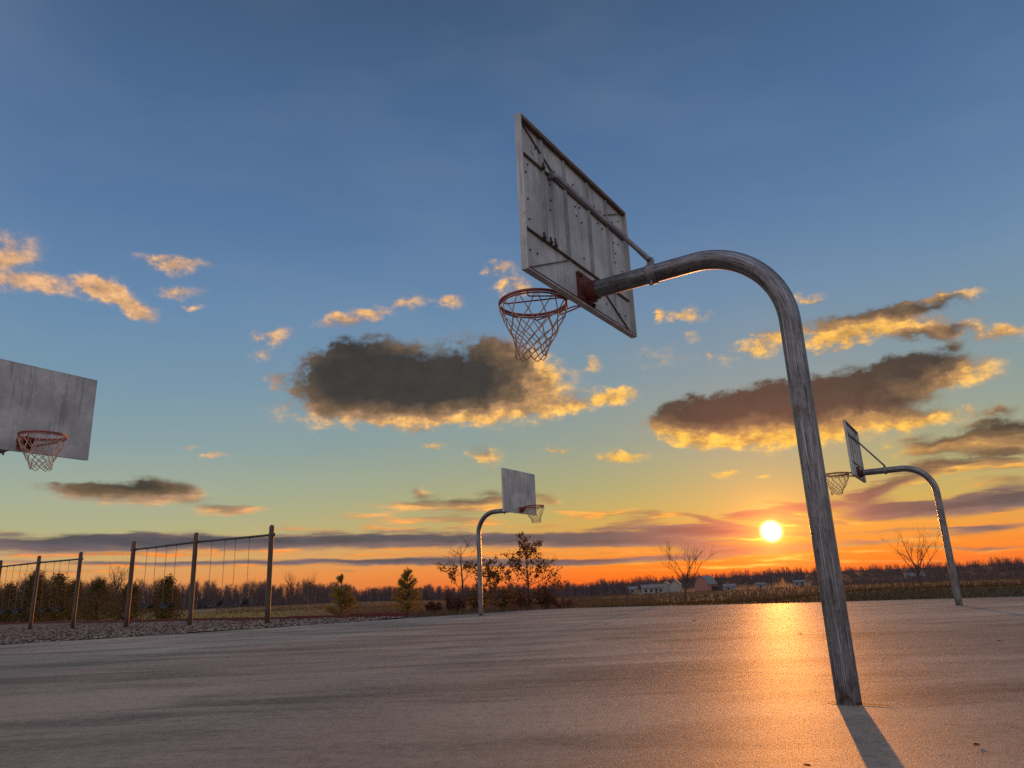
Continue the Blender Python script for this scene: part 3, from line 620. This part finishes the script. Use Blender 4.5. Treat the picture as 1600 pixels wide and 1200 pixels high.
swing_set([(-11.55, 22.16), (-8.88, 20.3), (-6.38, 19.04)], 2.45, 2.19, 'nearer, larger looking swing frame with three posts lit orange near the top', (.315, .635),
          ['swing of the nearer frame hanging beside its left post', 'swing of the nearer frame, just left of the middle post', 'swing of the nearer frame, just right of the middle post', 'swing of the nearer frame hanging beside its right end post'])
swing_set([(-19.8, 28.3), (-17.32, 26.72), (-15.21, 25.69)], 2.45, 2.2, 'farther swing frame at the left edge of the picture in front of the dark evergreens', (.285, .64),
          ['swing of the farther frame nearest the picture edge', 'swing of the farther frame, just left of its middle post', 'swing of the farther frame, just right of its middle post', 'swing of the farther frame beside its right end post'])

# timbers that edge the play bed
M_TIMB = simple('dark_red_landscape_timber', c(.055, .012, .012), c(.12, .03, .026), 6, .8, 0, .2, .4)
edge_ = [(-3.0, 19.7), (-4.8, 21.45), (-7.3, 23.75), (-11.5, 28.25), (-16.9, 32.45), (-25.6, 40.55), (-33, 45.6)]
pts_ = []; seg = 2.4
for (a, b) in zip(edge_[:-1], edge_[1:]):
    A, B_ = Vector((*a, 0)), Vector((*b, 0)); nseg = max(1, round((B_-A).length/seg))
    for i in range(nseg): pts_.append((A.lerp(B_, i/nseg), A.lerp(B_, (i+1)/nseg)))
for i, (A, B_) in enumerate(pts_):
    L = (B_-A).length-.02; m_ = (A+B_)/2; mb = MB(); mb.box((-L/2, -.06, -.05), (L/2, .06, .11)); bmx = bmesh.new()
    o = mb.build('landscape_timber', M_TIMB); bmx.from_mesh(o.data); bmesh.ops.bevel(bmx, geom=bmx.edges[:], offset=.012, segments=1, affect='EDGES'); bmx.to_mesh(o.data); bmx.free()
    o.location = (m_.x, m_.y, zm(m_.x, m_.y) + random.uniform(-.01, .012)); o.rotation_euler = (0, random.uniform(-.006, .006), math.atan2((B_-A).y, (B_-A).x)+random.uniform(-.01, .01))
    if i == 0: lb = 'dark red timber at the court corner, right end of the play bed edging'
    else: lb = 'dark red timber laid end to end along the back of the wood chip bed'
    tag(o, lb, 'timber', 'timbers edging the play bed')

# ------------------------------------------------------------------ trees and shrubs
M_BARK = simple('grey_brown_bark', c(.035, .026, .024), c(.09, .065, .055), 9, .9, 0, .2, .4)
M_TWIG = simple('bare_twig', c(.05, .028, .024), c(.10, .055, .045), 4, .9, 0, .2, 0)
M_PINE = leafy('pine_needles', c(.07, .062, .018), c(.36, .26, .07), .45)
M_CEDAR = leafy('cedar_foliage', c(.022, .019, .011), c(.17, .12, .045), .25)
M_OAKL = leafy('rust_oak_leaves', c(.055, .026, .018), c(.22, .105, .055), .4)
M_SHRUB = leafy('dry_shrub_leaves', c(.045, .025, .012), c(.19, .11, .035), .4)
M_DARKSHRUB = leafy('dark_red_shrub_leaves', c(.04, .02, .018), c(.16, .07, .05), .35)

class Wood:
    """one tapered skeleton of tubes; collects the tips where foliage can sit"""
    def __init__(s, rnd): s.mb = MB(); s.tw = MB(); s.tips = []; s.r = rnd
    def limb(s, p, d, L, r0, depth, spread=.6, lift=.25, kids=(3, 5), fine=.006, wig=.12, taper=.25):
        n = 6 if depth > 1 else 4; pts = [p.copy()]; q = p.copy(); dd = d.normalized(); rad = [r0]
        for i in range(n):
            dd = (dd + Vector((s.r.uniform(-wig, wig), s.r.uniform(-wig, wig), s.r.uniform(-wig*.6, wig)+lift*.06))).normalized(); q = q + dd*(L/n); pts.append(q.copy()); rad.append(max(r0*(1-(1-taper)*(i+1)/n), fine*.5))
        (s.mb if r0 > fine*1.9 else s.tw).tube(pts, rad, 7 if r0 > .03 else 5 if r0 > .012 else 3, False)
        s.tips.append((pts[-1].copy(), dd.copy(), depth)); s.tips.append((pts[n//2].copy(), dd.copy(), depth))
        if depth <= 0: return
        for k in range(s.r.randint(*kids)):
            f_ = s.r.uniform(.25, 1.0); i = min(n-1, int(f_*n)); b = pts[i].lerp(pts[i+1], f_*n-i); a = s.r.uniform(0, 6.28); ax = dd.orthogonal().normalized(); ax = ax*math.cos(a) + dd.cross(ax)*math.sin(a)
            nd = (dd*(1-spread*.5) + ax*spread + Vector((0, 0, lift))).normalized()
            s.limb(b, nd, L*s.r.uniform(.45, .72), max(rad[i]*.6, fine), depth-1, spread, lift, kids, fine, wig, taper)
def leaf_cloud(pts, n, size, rnd, aspect=.45, up=0.0, sig=.05):
    """n small leaf quads scattered round the given points; numpy for speed"""
    g = np.random.default_rng(rnd); P_ = np.array([tuple(p) for p in pts], float); i = g.integers(0, len(P_), n); c_ = P_[i] + g.normal(0, sig, (n, 3))
    d = g.normal(0, 1, (n, 3)); d[:, 2] += up; d /= np.linalg.norm(d, axis=1)[:, None]; e = np.cross(d, g.normal(0, 1, (n, 3))); e /= np.linalg.norm(e, axis=1)[:, None]
    L = size*g.uniform(.6, 1.35, n)[:, None]; w = L*aspect
    V = np.stack([c_-d*L*.5, c_+e*w*.5+d*L*.05, c_+d*L*.5, c_-e*w*.5+d*L*.05], 1).reshape(-1, 3); F = np.arange(4*n).reshape(-1, 4); return V, F
def bare_tree(az, D, el_top, seed, label, group, wide=.5, fork=.35, n_main=6, lean=0.0):
    rnd = random.Random(seed); p = at(az, D); H = ztop(el_top, D)-p.z; root = empty('bare_tree', p); w = Wood(rnd); r0 = H*.020
    w.mb.tube([(0, 0, -.1), (.01*H, 0, H*fork*.5), (lean*H*.1, 0, H*fork), (lean*H*.2, .01*H, H*fork*1.5)], [r0*1.25, r0, r0*.9, r0*.55], 9, False)
    for k in range(n_main):
        f_ = fork*(.75 + .75*k/n_main); a = 2.4*k + rnd.uniform(-.3, .3); d = Vector((math.cos(a)*wide, math.sin(a)*wide, .95))
        w.limb(Vector((lean*H*.12, 0, H*min(f_, fork*1.4))), d, H*(1-f_)*rnd.uniform(.72, .98), r0*.5, 2, .55, .22, (4, 6), .0032*H**.5, .10, .2)
    zmax = float(np.percentile([v[2] for v in w.tw.v], 98)); k = H/zmax
    for m_ in (w.mb, w.tw): m_.v = [(x*k, y*k, z*k) for x, y, z in m_.v]
    w.mb.build('trunk', M_BARK, root, True); w.tw.build('crown', M_TWIG, root); tag(root, label, 'tree', group); return root
def pine(az, D, el_top, width, seed, label, group, leaders=1, gap=0.0):
    """young pine: whorls of upswept branches clothed in needle tufts"""
    rnd = random.Random(seed); p = at(az, D); H = ztop(el_top, D)-p.z; root = empty('young_pine', p); w = Wood(rnd); pts = []
    w.mb.tube([(0, 0, -.1), (0, 0, H*.5), (0, 0, H*.97)], [H*.020, H*.013, H*.004], 8, False); n = 11
    for i in range(n):
        f_ = .06 + .88*i/n
        if gap and .62 < f_ < .62+gap: continue
        q = width*H*(.50*(1-f_)**.75 + .05) * (1.0 if f_ > .18 else .85)
        for k in range(7 if f_ < .7 else 4):
            a = rnd.uniform(0, 6.28); up_ = .25 + .75*f_; d = Vector((math.cos(a), math.sin(a), up_*rnd.uniform(.6, 1.2))).normalized(); L = q*rnd.uniform(.7, 1.15)/max(.4, math.hypot(d.x, d.y))*.8
            L = min(L, H*(.40*(1-f_)+.05)); b = Vector((0, 0, H*f_)); e = b + d*L; e.z += L*.15; w.tw.tube([b, b.lerp(e, .5)+Vector((0, 0, -.02*H*.3)), e], [H*.006, H*.004, H*.002], 4, False)
            for s_ in np.linspace(.25, 1.0, 8): pts.append(b.lerp(e, float(s_)))
    for z in np.linspace(.88, 1.0, 6): pts.append(Vector((0, 0, H*float(z)*.985)))
    V, F = leaf_cloud(pts, int(15000), .048*H**.5, seed, .14, .7, .016*H); w.mb.build('trunk', M_BARK, root, True); cr = fastmesh('crown', V, F, M_PINE, root); br = w.tw.build('branches', M_TWIG, root)
    tag(root, label, 'tree', group); return root
def conifer(az, D, el_top, width, seed, label, group, rag=.5, cat='tree'):
    rnd = random.Random(seed); g = np.random.default_rng(seed); p = at(az, D); H = ztop(el_top, D)-p.z; root = empty('evergreen_tree', p); pts = []
    MB().tube([(0, 0, -.1), (0, 0, H*.85)], [H*.03, H*.008], 8, False).build('trunk', M_BARK, root, True)
    lobes = [(rnd.uniform(0, 6.28), rnd.uniform(.05, .95), rnd.uniform(.35, 1.45)) for _ in range(60)]
    for _ in range(1500):
        f_ = g.random()**1.25*.98; a = g.uniform(0, 6.28); k = 1.0
        for la, lf, lk in lobes:
            if abs(f_-lf) < .09 and abs((a-la+math.pi) % (2*math.pi)-math.pi) < .45: k = lk
        q = width*H*.5*(1-f_)**.6*(min(1, f_/.10)**.5)*k*(1-rag*.5+rag*g.random()); q *= g.random()**.35; pts.append((q*math.cos(a), q*math.sin(a), H*(.03+.95*f_)+g.normal(0, .02*H)))
    V, F = leaf_cloud(pts, 4200, .085*H**.7, seed, .26, .7, .045*H); fastmesh('crown', V, F, M_CEDAR, root); tag(root, label, cat, group); return root
def leafy_tree(name, az, D, el_top, seed, label, group, mat, n_leaf, size, wide, fork, crown_sig, leafy_below=1.0, n_main=8, cat='tree', xspread=1.0):
    rnd = random.Random(seed); p = at(az, D); H = ztop(el_top, D)-p.z; root = empty(name, p); w = Wood(rnd); r0 = H*.013
    w.mb.tube([(0, 0, -.1), (.01*H, 0, H*.4), (-.01*H, 0, H*.75), (0, 0, H*.97)], [r0*1.3, r0, r0*.6, r0*.25], 8, False)
    for k in range(n_main):
        f_ = fork + (.90-fork)*k/n_main; a = 2.4*k + rnd.uniform(-.4, .4); d = Vector((math.cos(a)*wide*xspread, math.sin(a)*wide, .25+.7*f_)).normalized()
        w.limb(Vector((0, 0, H*f_)), d, H*(.46*(1-f_)**.7+.07)*rnd.uniform(.8, 1.15), r0*.5*(1-f_*.5), 2, .6, .12, (3, 4), .006, .14)
    zmax = max(v[2] for v in w.mb.v+w.tw.v); k = H/zmax
    for m_ in (w.mb, w.tw): m_.v = [(x*k, y*k, z*k) for x, y, z in m_.v]
    tips = [t[0]*k for t in w.tips if t[2] < 2 and t[0].z*k < H*leafy_below]
    V, F = leaf_cloud(tips, n_leaf, size, seed, .55, -.2, crown_sig*H); w.mb.build('trunk', M_BARK, root, True); w.tw.build('branches', M_TWIG, root); fastmesh('crown', V, F, mat, root)
    tag(root, label, cat, group); return root
def bush(az, D, el_top, width, seed, label, mat, n=2600, size=.06, group=None, name='shrub'):
    g = np.random.default_rng(seed); rnd = random.Random(seed); p = at(az, D); H = ztop(el_top, D)-p.z; root = empty(name, p); st = MB(); pts = []
    for k in range(16):
        a = rnd.uniform(0, 6.28); q = width*.5*rnd.random()**.6; e = Vector((q*math.cos(a), q*math.sin(a), H*rnd.uniform(.55, 1.0)*(1-.45*(q/(width*.5))**2))); m_ = e*.5 + Vector((0, 0, .08*H)); st.tube([(e.x*.1, e.y*.1, -.05), m_, e], [.012*H, .008*H, .004*H], 4, False)
        for s_ in np.linspace(.2, 1, 9): pts.append(Vector((e.x*.1, e.y*.1, 0)).lerp(e, float(s_)))
    st.build('stems', M_TWIG, root); V, F = leaf_cloud(pts, n, size, seed, .5, .1, .075*H); V[:, 2] = np.maximum(V[:, 2], .01); fastmesh('foliage', V, F, mat, root); tag(root, label, 'shrub', group); return root

pine(-13.4, 26.5, 1.60, 1.30, 5, 'young pine with a bare leader, standing behind the dark red timber edging', 'young pines behind the court', gap=.16)
pine(-8.53, 23.0, 1.86, 1.05, 9, 'bushy yellow green young pine at the court corner, right of the other pine', 'young pines behind the court')
bush(-5.45, 22.8, .30, .55, 21, 'small thin shrub between the bushy pine and the tall bare sapling', M_DARKSHRUB, 700, .05, 'shrubs behind the court')
leafy_tree('sapling', -4.45, 24.3, 4.25, 33, 'tall thin sapling, bare at the top, just left of the small distant goal post', None, M_SHRUB, 800, .075, .62, .22, .018, .62, 9)
leafy_tree('sapling', -2.3, 24.8, 2.5, 35, 'shorter leafy sapling right behind the post of the small distant goal', None, M_SHRUB, 900, .08, .6, .12, .02, 1.0, 9)
leafy_tree('oak_tree', .55, 24.6, 4.2, 44, 'young oak holding its rusty dead leaves, right of the small distant goal', None, M_OAKL, 2000, .085, 1.0, .07, .018, 1.0, 15, xspread=1.35)
for i, (az, D, el, wd, mt, lb) in enumerate([(-4.9, 23.6, .1, 1.0, M_DARKSHRUB, 'dark red shrub at the foot of the tall bare topped sapling'), (-3.3, 24.2, .35, 1.3, M_SHRUB, 'brown shrub left of the post of the small distant goal'), (-1.35, 24.0, .45, 1.5, M_SHRUB, 'brown yellow shrub between the small goal post and the rusty oak'),
        (.3, 23.7, .05, 1.4, M_DARKSHRUB, 'dark red shrub under the rusty leaved oak'), (1.8, 24.2, .25, 1.2, M_DARKSHRUB, 'dark red shrub right of the trunk of the rusty oak'), (3.1, 23.6, -.75, 1.3, M_DARKSHRUB, 'lowest dark red shrub, trailing off right of the rusty oak'), (-6.6, 23.0, -.6, .7, M_DARKSHRUB, 'low dark weed clump at the court edge right of the bushy pine')]):
    bush(az, D, el, wd*.85, 60+i, lb, mt, 1100, .07, 'shrubs behind the court')
bare_tree(12.2, 27.5, 2.85, 12, 'bare tree in front of the far white houses, left of the sun', None, .62, .36, 6, .5)
bare_tree(27.8, 30.0, 2.95, 19, 'bare spreading tree on the verge left of the farther goal post at right', None, .70, .34, 7)
# evergreens beyond the swings
EV = [(-34.3, 62, 1.6, 1.1, 'dark evergreen at the far left picture edge behind the farther swings'), (-33.0, 58, 2.3, .9, 'tall dark evergreen behind the middle post of the farther swing frame'), (-31.75, 60, 2.15, .9, 'tall dark evergreen behind the right end of the farther swing frame'), (-30.75, 64, 1.75, .9, 'dark evergreen just right of the farther swing frame'),
      (-29.35, 50, 1.75, 1.1, 'broad round evergreen in the gap between the two swing frames'), (-27.5, 46, 1.5, 1.1, 'smaller evergreen behind the left post of the nearer swing frame'), (-25.2, 40, 1.75, 1.05, 'dark evergreen under the left swings of the nearer frame')]
for i, (az, D, el, wd, lb) in enumerate(EV): conifer(az, D, el, wd, 80+i, lb, 'evergreens beyond the swing frames')
bare_tree(-28.3, 95, 3.05, 7, 'tall bare tree rising behind the broad round evergreen between the swing frames', None, .4, .4, 6)
for i, (az, D, el, lb) in enumerate([(-17.0, 120, 1.95, 'pale slender bare tree standing before the woods beside the nearer swing frame'), (-15.6, 125, 1.85, 'bare slender tree before the woods, left of the pine with a bare leader')]): bare_tree(az, D, el, 130+i, lb, None, .3, .45, 5)

# ------------------------------------------------------------------ farm buildings across the field
M_WHITE = simple('white_clapboard', c(.19, .18, .18), c(.29, .28, .28), 2, .7, 0, .3, .2, 4, (.2, .2, 14))
M_GREYW = simple('grey_barn_boards', c(.20, .19, .19), c(.34, .32, .31), 1.5, .8, 0, .2, .2, 4, (6, 6, .4))
M_REDW = simple('faded_red_barn_boards', c(.24, .10, .09), c(.36, .17, .15), 1.5, .8, 0, .2, .2, 4, (6, 6, .4))
M_ROOF = simple('grey_shingle_roof', c(.10, .095, .095), c(.20, .18, .18), 3, .85)
M_PALE = simple('pale_metal_roof', c(.14, .13, .13), c(.21, .195, .19), 2, .5, .2)
M_GLASS = material('dark_window_glass', lambda t: (princ(t, c(.02, .025, .03), .08, 0, .6), None))
M_DOOR = simple('dark_door', c(.03, .022, .02), c(.07, .05, .045), 3)
def house(name, az, D, L, W_, hw, hr, wall, roof, label, cat, yaw=0.0, wins=(), doors=(), gambrel=False, eave=.3, group=None, lean=None):
    """walls L along x and W_ deep, front towards -y; wins / doors: (x0, x1, z0, z1) on the front"""
    p = at(az, D); root = empty(name, (p.x, p.y, p.z-.15), R(-az+yaw)); mb = MB(); l, w = L/2, W_/2
    prof = [(-w, 0), (-w, hw), (0, hw+hr), (w, hw), (w, 0)] if not gambrel else [(-w, 0), (-w, hw), (-w*.62, hw+hr*.68), (0, hw+hr), (w*.62, hw+hr*.68), (w, hw), (w, 0)]
    k = len(prof); vs_ = [(x, y, z) for x in (-l, l) for y, z in prof]; mb.add(vs_, [tuple(range(k)), tuple(range(2*k-1, k-1, -1))]+[(i, k+i, k+i+1, i+1) for i in range(k-1)]); mb.build('wall', wall, root)
    rf = MB()
    top = prof[1:-1]; th = .12
    ins = [(y*(1+.0), z+.02) for y, z in top]; ins[0] = (top[0][0]-eave, top[0][1]-eave*hr/w*.6+.02); ins[-1] = (top[-1][0]+eave, top[-1][1]-eave*hr/w*.6+.02); n = len(ins); lx = l+eave
    vs_ = [(x, y, z+t) for x in (-lx, lx) for t in (0, th) for y, z in ins]; fs_ = []
    for i in range(n-1): fs_ += [(n+i, n+i+1, 3*n+i+1, 3*n+i), (i+1, i, 2*n+i, 2*n+i+1), (i, i+1, n+i+1, n+i), (2*n+i+1, 2*n+i, 3*n+i, 3*n+i+1)]
    fs_ += [(0, n, 3*n, 2*n), (n-1, 3*n-1, 4*n-1, 2*n-1)]; rf.add(vs_, fs_); rf.build('roof', roof, root)
    for (x0, x1, z0, z1) in wins:
        f_ = MB(); d = .08
        f_.box((x0-d, -w-.06, z0-d), (x0, -w-.002, z1+d)).box((x1, -w-.06, z0-d), (x1+d, -w-.002, z1+d)).box((x0, -w-.06, z1), (x1, -w-.002, z1+d)).box((x0, -w-.06, z0-d), (x1, -w-.002, z0)); fo = f_.build('window', M_WHITE, root)
        MB().box((x0, -w-.03, z0), (x1, -w-.004, z1)).build('pane', M_GLASS, fo)
    for (x0, x1, z0, z1) in doors: MB().box((x0, -w-.05, z0), (x1, -w-.003, z1)).build('door', M_DOOR, root)
    if lean: x0, x1, h0 = lean; MB().box((x0, -w-2.4, 0), (x1, -w-.004, h0)).build('lean_to', M_DOOR, root)
    tag(root, label, cat, group); return root
house('white_house', 8.0, 290, 7.2, 6, 2.0, .9, M_WHITE, M_PALE, 'small white shed like house, leftmost of the far farm buildings', 'house', 0, [(-2.6, -1.6, .8, 1.6), (1.4, 2.4, .8, 1.6)], [(-.5, .6, 0, 1.8)])
house('white_house', 9.9, 285, 8.0, 6.5, 2.2, 1.1, M_WHITE, M_ROOF, 'long white house with dark windows, left of the grey barns', 'house', 3, [(-3.2, -2.2, .8, 1.7), (-1.2, -.2, .8, 1.7), (2.2, 3.2, .8, 1.7)], [(.7, 1.6, 0, 1.9)])
house('grey_barn', 10.9, 305, 5.2, 3.6, 2.9, 1.6, M_GREYW, M_ROOF, 'grey gabled barn just right of the long white house', 'barn', 82, [(-.5, .5, 1.6, 2.4)], [])
house('grey_barn', 11.6, 300, 5.5, 3.8, 3.2, 1.9, M_GREYW, M_ROOF, 'taller grey gabled barn behind the bare tree', 'barn', 84, [], [(-.8, .8, 0, 2.0)])
house('red_barn', 13.75, 290, 6.5, 5.6, 2.8, 2.9, M_REDW, M_PALE, 'faded red barn with a bent pale roof and a dark lean to', 'barn', 62, [], [(-.8, .9, 0, 2.2)], True, lean=(.8, 3.0, 1.9))
house('white_outbuilding', 15.4, 300, 4.2, 4, 1.5, .9, M_WHITE, M_PALE, 'low pale outbuilding right of the faded red barn', 'shed', 10, [(-1.0, -.2, .5, 1.1)], [], True)
house('white_outbuilding', 17.6, 320, 3.4, 3, 1.5, .6, M_WHITE, M_PALE, 'small white shed below the sun, smaller of the two far sheds', 'shed', 5, [(-.6, .3, .5, 1.1)], [])
house('white_outbuilding', 20.3, 315, 4.4, 3, 1.5, .6, M_WHITE, M_PALE, 'white shed beside the near pole, wider of the two far sheds', 'shed', -6, [(-1.4, -.6, .5, 1.1)], [(.4, 1.2, 0, 1.3)])
house('white_house', 27.55, 260, 5.0, 5, 1.6, .9, M_WHITE, M_PALE, 'lone white house across the field behind the bare spreading tree', 'house', 8, [(-1.6, -.8, .6, 1.3), (.9, 1.7, .6, 1.3)], [(-.3, .4, 0, 1.4)])
for i, (az, D, el, lb) in enumerate([(9.0, 312, .25, 'bare farmyard tree between the two far white houses'), (10.4, 318, .30, 'bare farmyard tree behind the grey barns'), (12.3, 305, .95, 'big round bare farmyard tree left of the faded red barn'), (13.0, 312, .80, 'bare farmyard tree touching the faded red barn'), (14.9, 320, .55, 'bare farmyard tree right of the faded red barn'), (8.3, 325, .35, 'bare farmyard tree behind the leftmost white house')]):
    bare_tree(az, D, el, 200+i, lb, 'bare trees round the farm', .85, .22, 8)

# ------------------------------------------------------------------ far woods: too many bare trees to count
def woods_mat(t):
    k = island(t); f, _ = t.noise(objco(t), .03, 3, .5)
    col = t.mix(t.math('MULTIPLY_ADD', k, .6, t.math('MULTIPLY', f, .4)), c(.040, .026, .027), c(.135, .090, .088)); col = t.mix(t.step(k, .955, .97), col, c(.20, .16, .14))
    return princ(t, col, .95, 0, .1), None
M_WOODS = material('far_bare_woods', woods_mat)
def top_el(az):
    T = [(-60, 2.2), (-42, 2.3), (-36, 2.45), (-33, 2.4), (-29, 1.8), (-22.4, 1.5), (-17.2, 1.38), (-14, 1.15), (-12, .72), (-9, .62), (-5.5, .58), (0, .46), (3, .42), (6.6, .45), (9.5, .62), (13, .66), (18.3, .80), (22, .74), (26, .66), (30, .66), (34, .80), (40, .9), (60, .8)]
    return float(np.interp(az, [a for a, _ in T], [b for _, b in T]))
def wood_row(n, az0, az1, d0, d1, fac, seed, br=34, fill=True, jit=.28):
    g = np.random.default_rng(seed); V = []; F = []
    for _ in range(n):
        az = g.uniform(az0, az1); D = g.uniform(d0, d1); b = at(az, D); H = (ztop(top_el(az), D)-b.z)*fac*(1-jit+jit*1.15*g.random())*(.93+.09*math.sin(az*1.9+seed)+.05*math.sin(az*5.3)); 
        if H < .8: continue
        wv = H*.006 + .02; px = g.uniform(-.03, .03)*H; tv = Vector((math.cos(R(az)), -math.sin(R(az)), 0))
        def blade(p, q, w0):
            d = q-p; s_ = tv if abs(d.normalized().dot(tv)) < .9 else Vector((0, 0, 1)); s_ = (s_ + Vector((0, 0, .0)))*w0; dep = Vector((tv.y, -tv.x, 0))*w0*.6; o = len(V); V.extend([tuple(p-s_), tuple(p+s_), tuple(p+dep*1.5), tuple(q)]); F.extend([(o, o+1, o+3), (o+1, o+2, o+3), (o+2, o, o+3)])
        topp = b + tv*px + Vector((0, 0, H)); blade(b-Vector((0, 0, .3)), b.lerp(topp, .86), wv*1.3)
        for k in range(br):
            f_ = g.uniform(.22, .84); p = b.lerp(topp, f_); a = g.uniform(0, 6.28); L = H*(.40*(1-f_)+.12)*g.uniform(.6, 1.2); q = p + tv*math.cos(a)*L*.55 + Vector((tv.y, -tv.x, 0))*math.sin(a)*L*.55 + Vector((0, 0, L*.85)); blade(p, q, wv*.42)
            for _k in range(3): s_ = p.lerp(q, g.uniform(.3, .8)); blade(s_, s_ + tv*g.uniform(-.3, .3)*L + Vector((0, 0, L*g.uniform(.3, .6))), wv*.24)
        if fill:
            for k in range(26):
                a = g.uniform(-1, 1); p = b + tv*a*H*.35 + Vector((tv.y, -tv.x, 0))*g.uniform(-1, 1)*H*.2; blade(p-Vector((0, 0, .3)), p + tv*g.uniform(-.12, .12)*H + Vector((0, 0, H*g.uniform(.2, .8)**1.3)), wv*1.6)
    return np.array(V), np.array(F)
for nm, args in (('woodland', (700, -48, -13, 150, 205, 1.0, 1)), ('woodland', (620, -16, 8, 205, 235, 1.0, 2)), ('woodland', (900, 6, 46, 400, 620, 1.0, 3, 20)), ('hedgerow', (330, 21, 44, 205, 300, .62, 4, 14))):
    V, F = wood_row(*args); tag(fastmesh(nm, V, F, M_WOODS), kind='stuff')
# scrub hedges on the right, nearer
V, F = wood_row(260, 23, 44, 120, 180, .34, 6, 12); tag(fastmesh('scrub', V, F, M_WOODS), kind='stuff')

# ------------------------------------------------------------------ dry grass, verge grass, corn stubble
M_DRY = leafy('dry_grass_blades', c(.05, .034, .022), c(.17, .115, .07), .2)
M_GREEN = leafy('short_verge_grass', c(.035, .024, .013), c(.11, .07, .032), .25)
M_CORN = leafy('corn_stubble', c(.05, .034, .026), c(.15, .105, .075), .12)
def blades(name, n, samp, h0, h1, w, mat, seed, lean=.35):
    g = np.random.default_rng(seed); P_ = []
    while len(P_) < n:
        q = samp(g)
        if q is not None: P_.append(q)
    P_ = np.array(P_); n = len(P_); h = g.uniform(h0, h1, n)*P_[:, 3]; a = g.uniform(0, 6.28, n); ww = w*P_[:, 3]*g.uniform(.6, 1.3, n)
    ex, ey = np.cos(a)*ww, np.sin(a)*ww; tip = np.stack([g.normal(0, lean, n)*h, g.normal(0, lean, n)*h, h], 1); b = P_[:, :3]
    V = np.stack([b-np.stack([ex, ey, 0*ex+.02], 1), b+np.stack([ex, ey, 0*ex-.02], 1), b+tip], 1).reshape(-1, 3); F = np.arange(3*n).reshape(-1, 3)
    return tag(fastmesh(name, V, F, mat), kind='stuff')
def s_field(az0, az1, d0, d1, pw=1.6, grow=.0, skip=None):
    def f(g):
        az = g.uniform(az0, az1); D = d0 + (d1-d0)*g.random()**pw; x, y = D*math.sin(R(az)), D*math.cos(R(az))
        if inside(x, y, court) or inside(x, y, mul): return None
        return (x, y, zt(x, y), 1+grow*(D-d0))
    return f
blades('dry_grass', 15000, s_field(-14, 10, 19.2, 60, 1.8, .006), .06, .24, .010, M_DRY, 1)
blades('lawn_grass', 9000, s_field(-40, -12, 24, 75, 1.3, .008), .03, .09, .012, M_GREEN, 2)
blades('verge_grass', 16000, s_field(5, 42, 14.5, 30, 1.2), .04, .13, .010, M_GREEN, 3)
blades('weeds', 5000, s_field(15, 42, 23.0, 40, 1.3, .01), .08, .26, .010, M_DRY, 4)
blades('corn_stubble', 17000, s_field(3, 42, 34, 190, 1.7, .008), .10, .32, .018, M_CORN, 5, .25)
blades('meadow_grass', 9000, s_field(-22, 6, 55, 190, 1.5, .006), .08, .25, .022, M_DRY, 6)
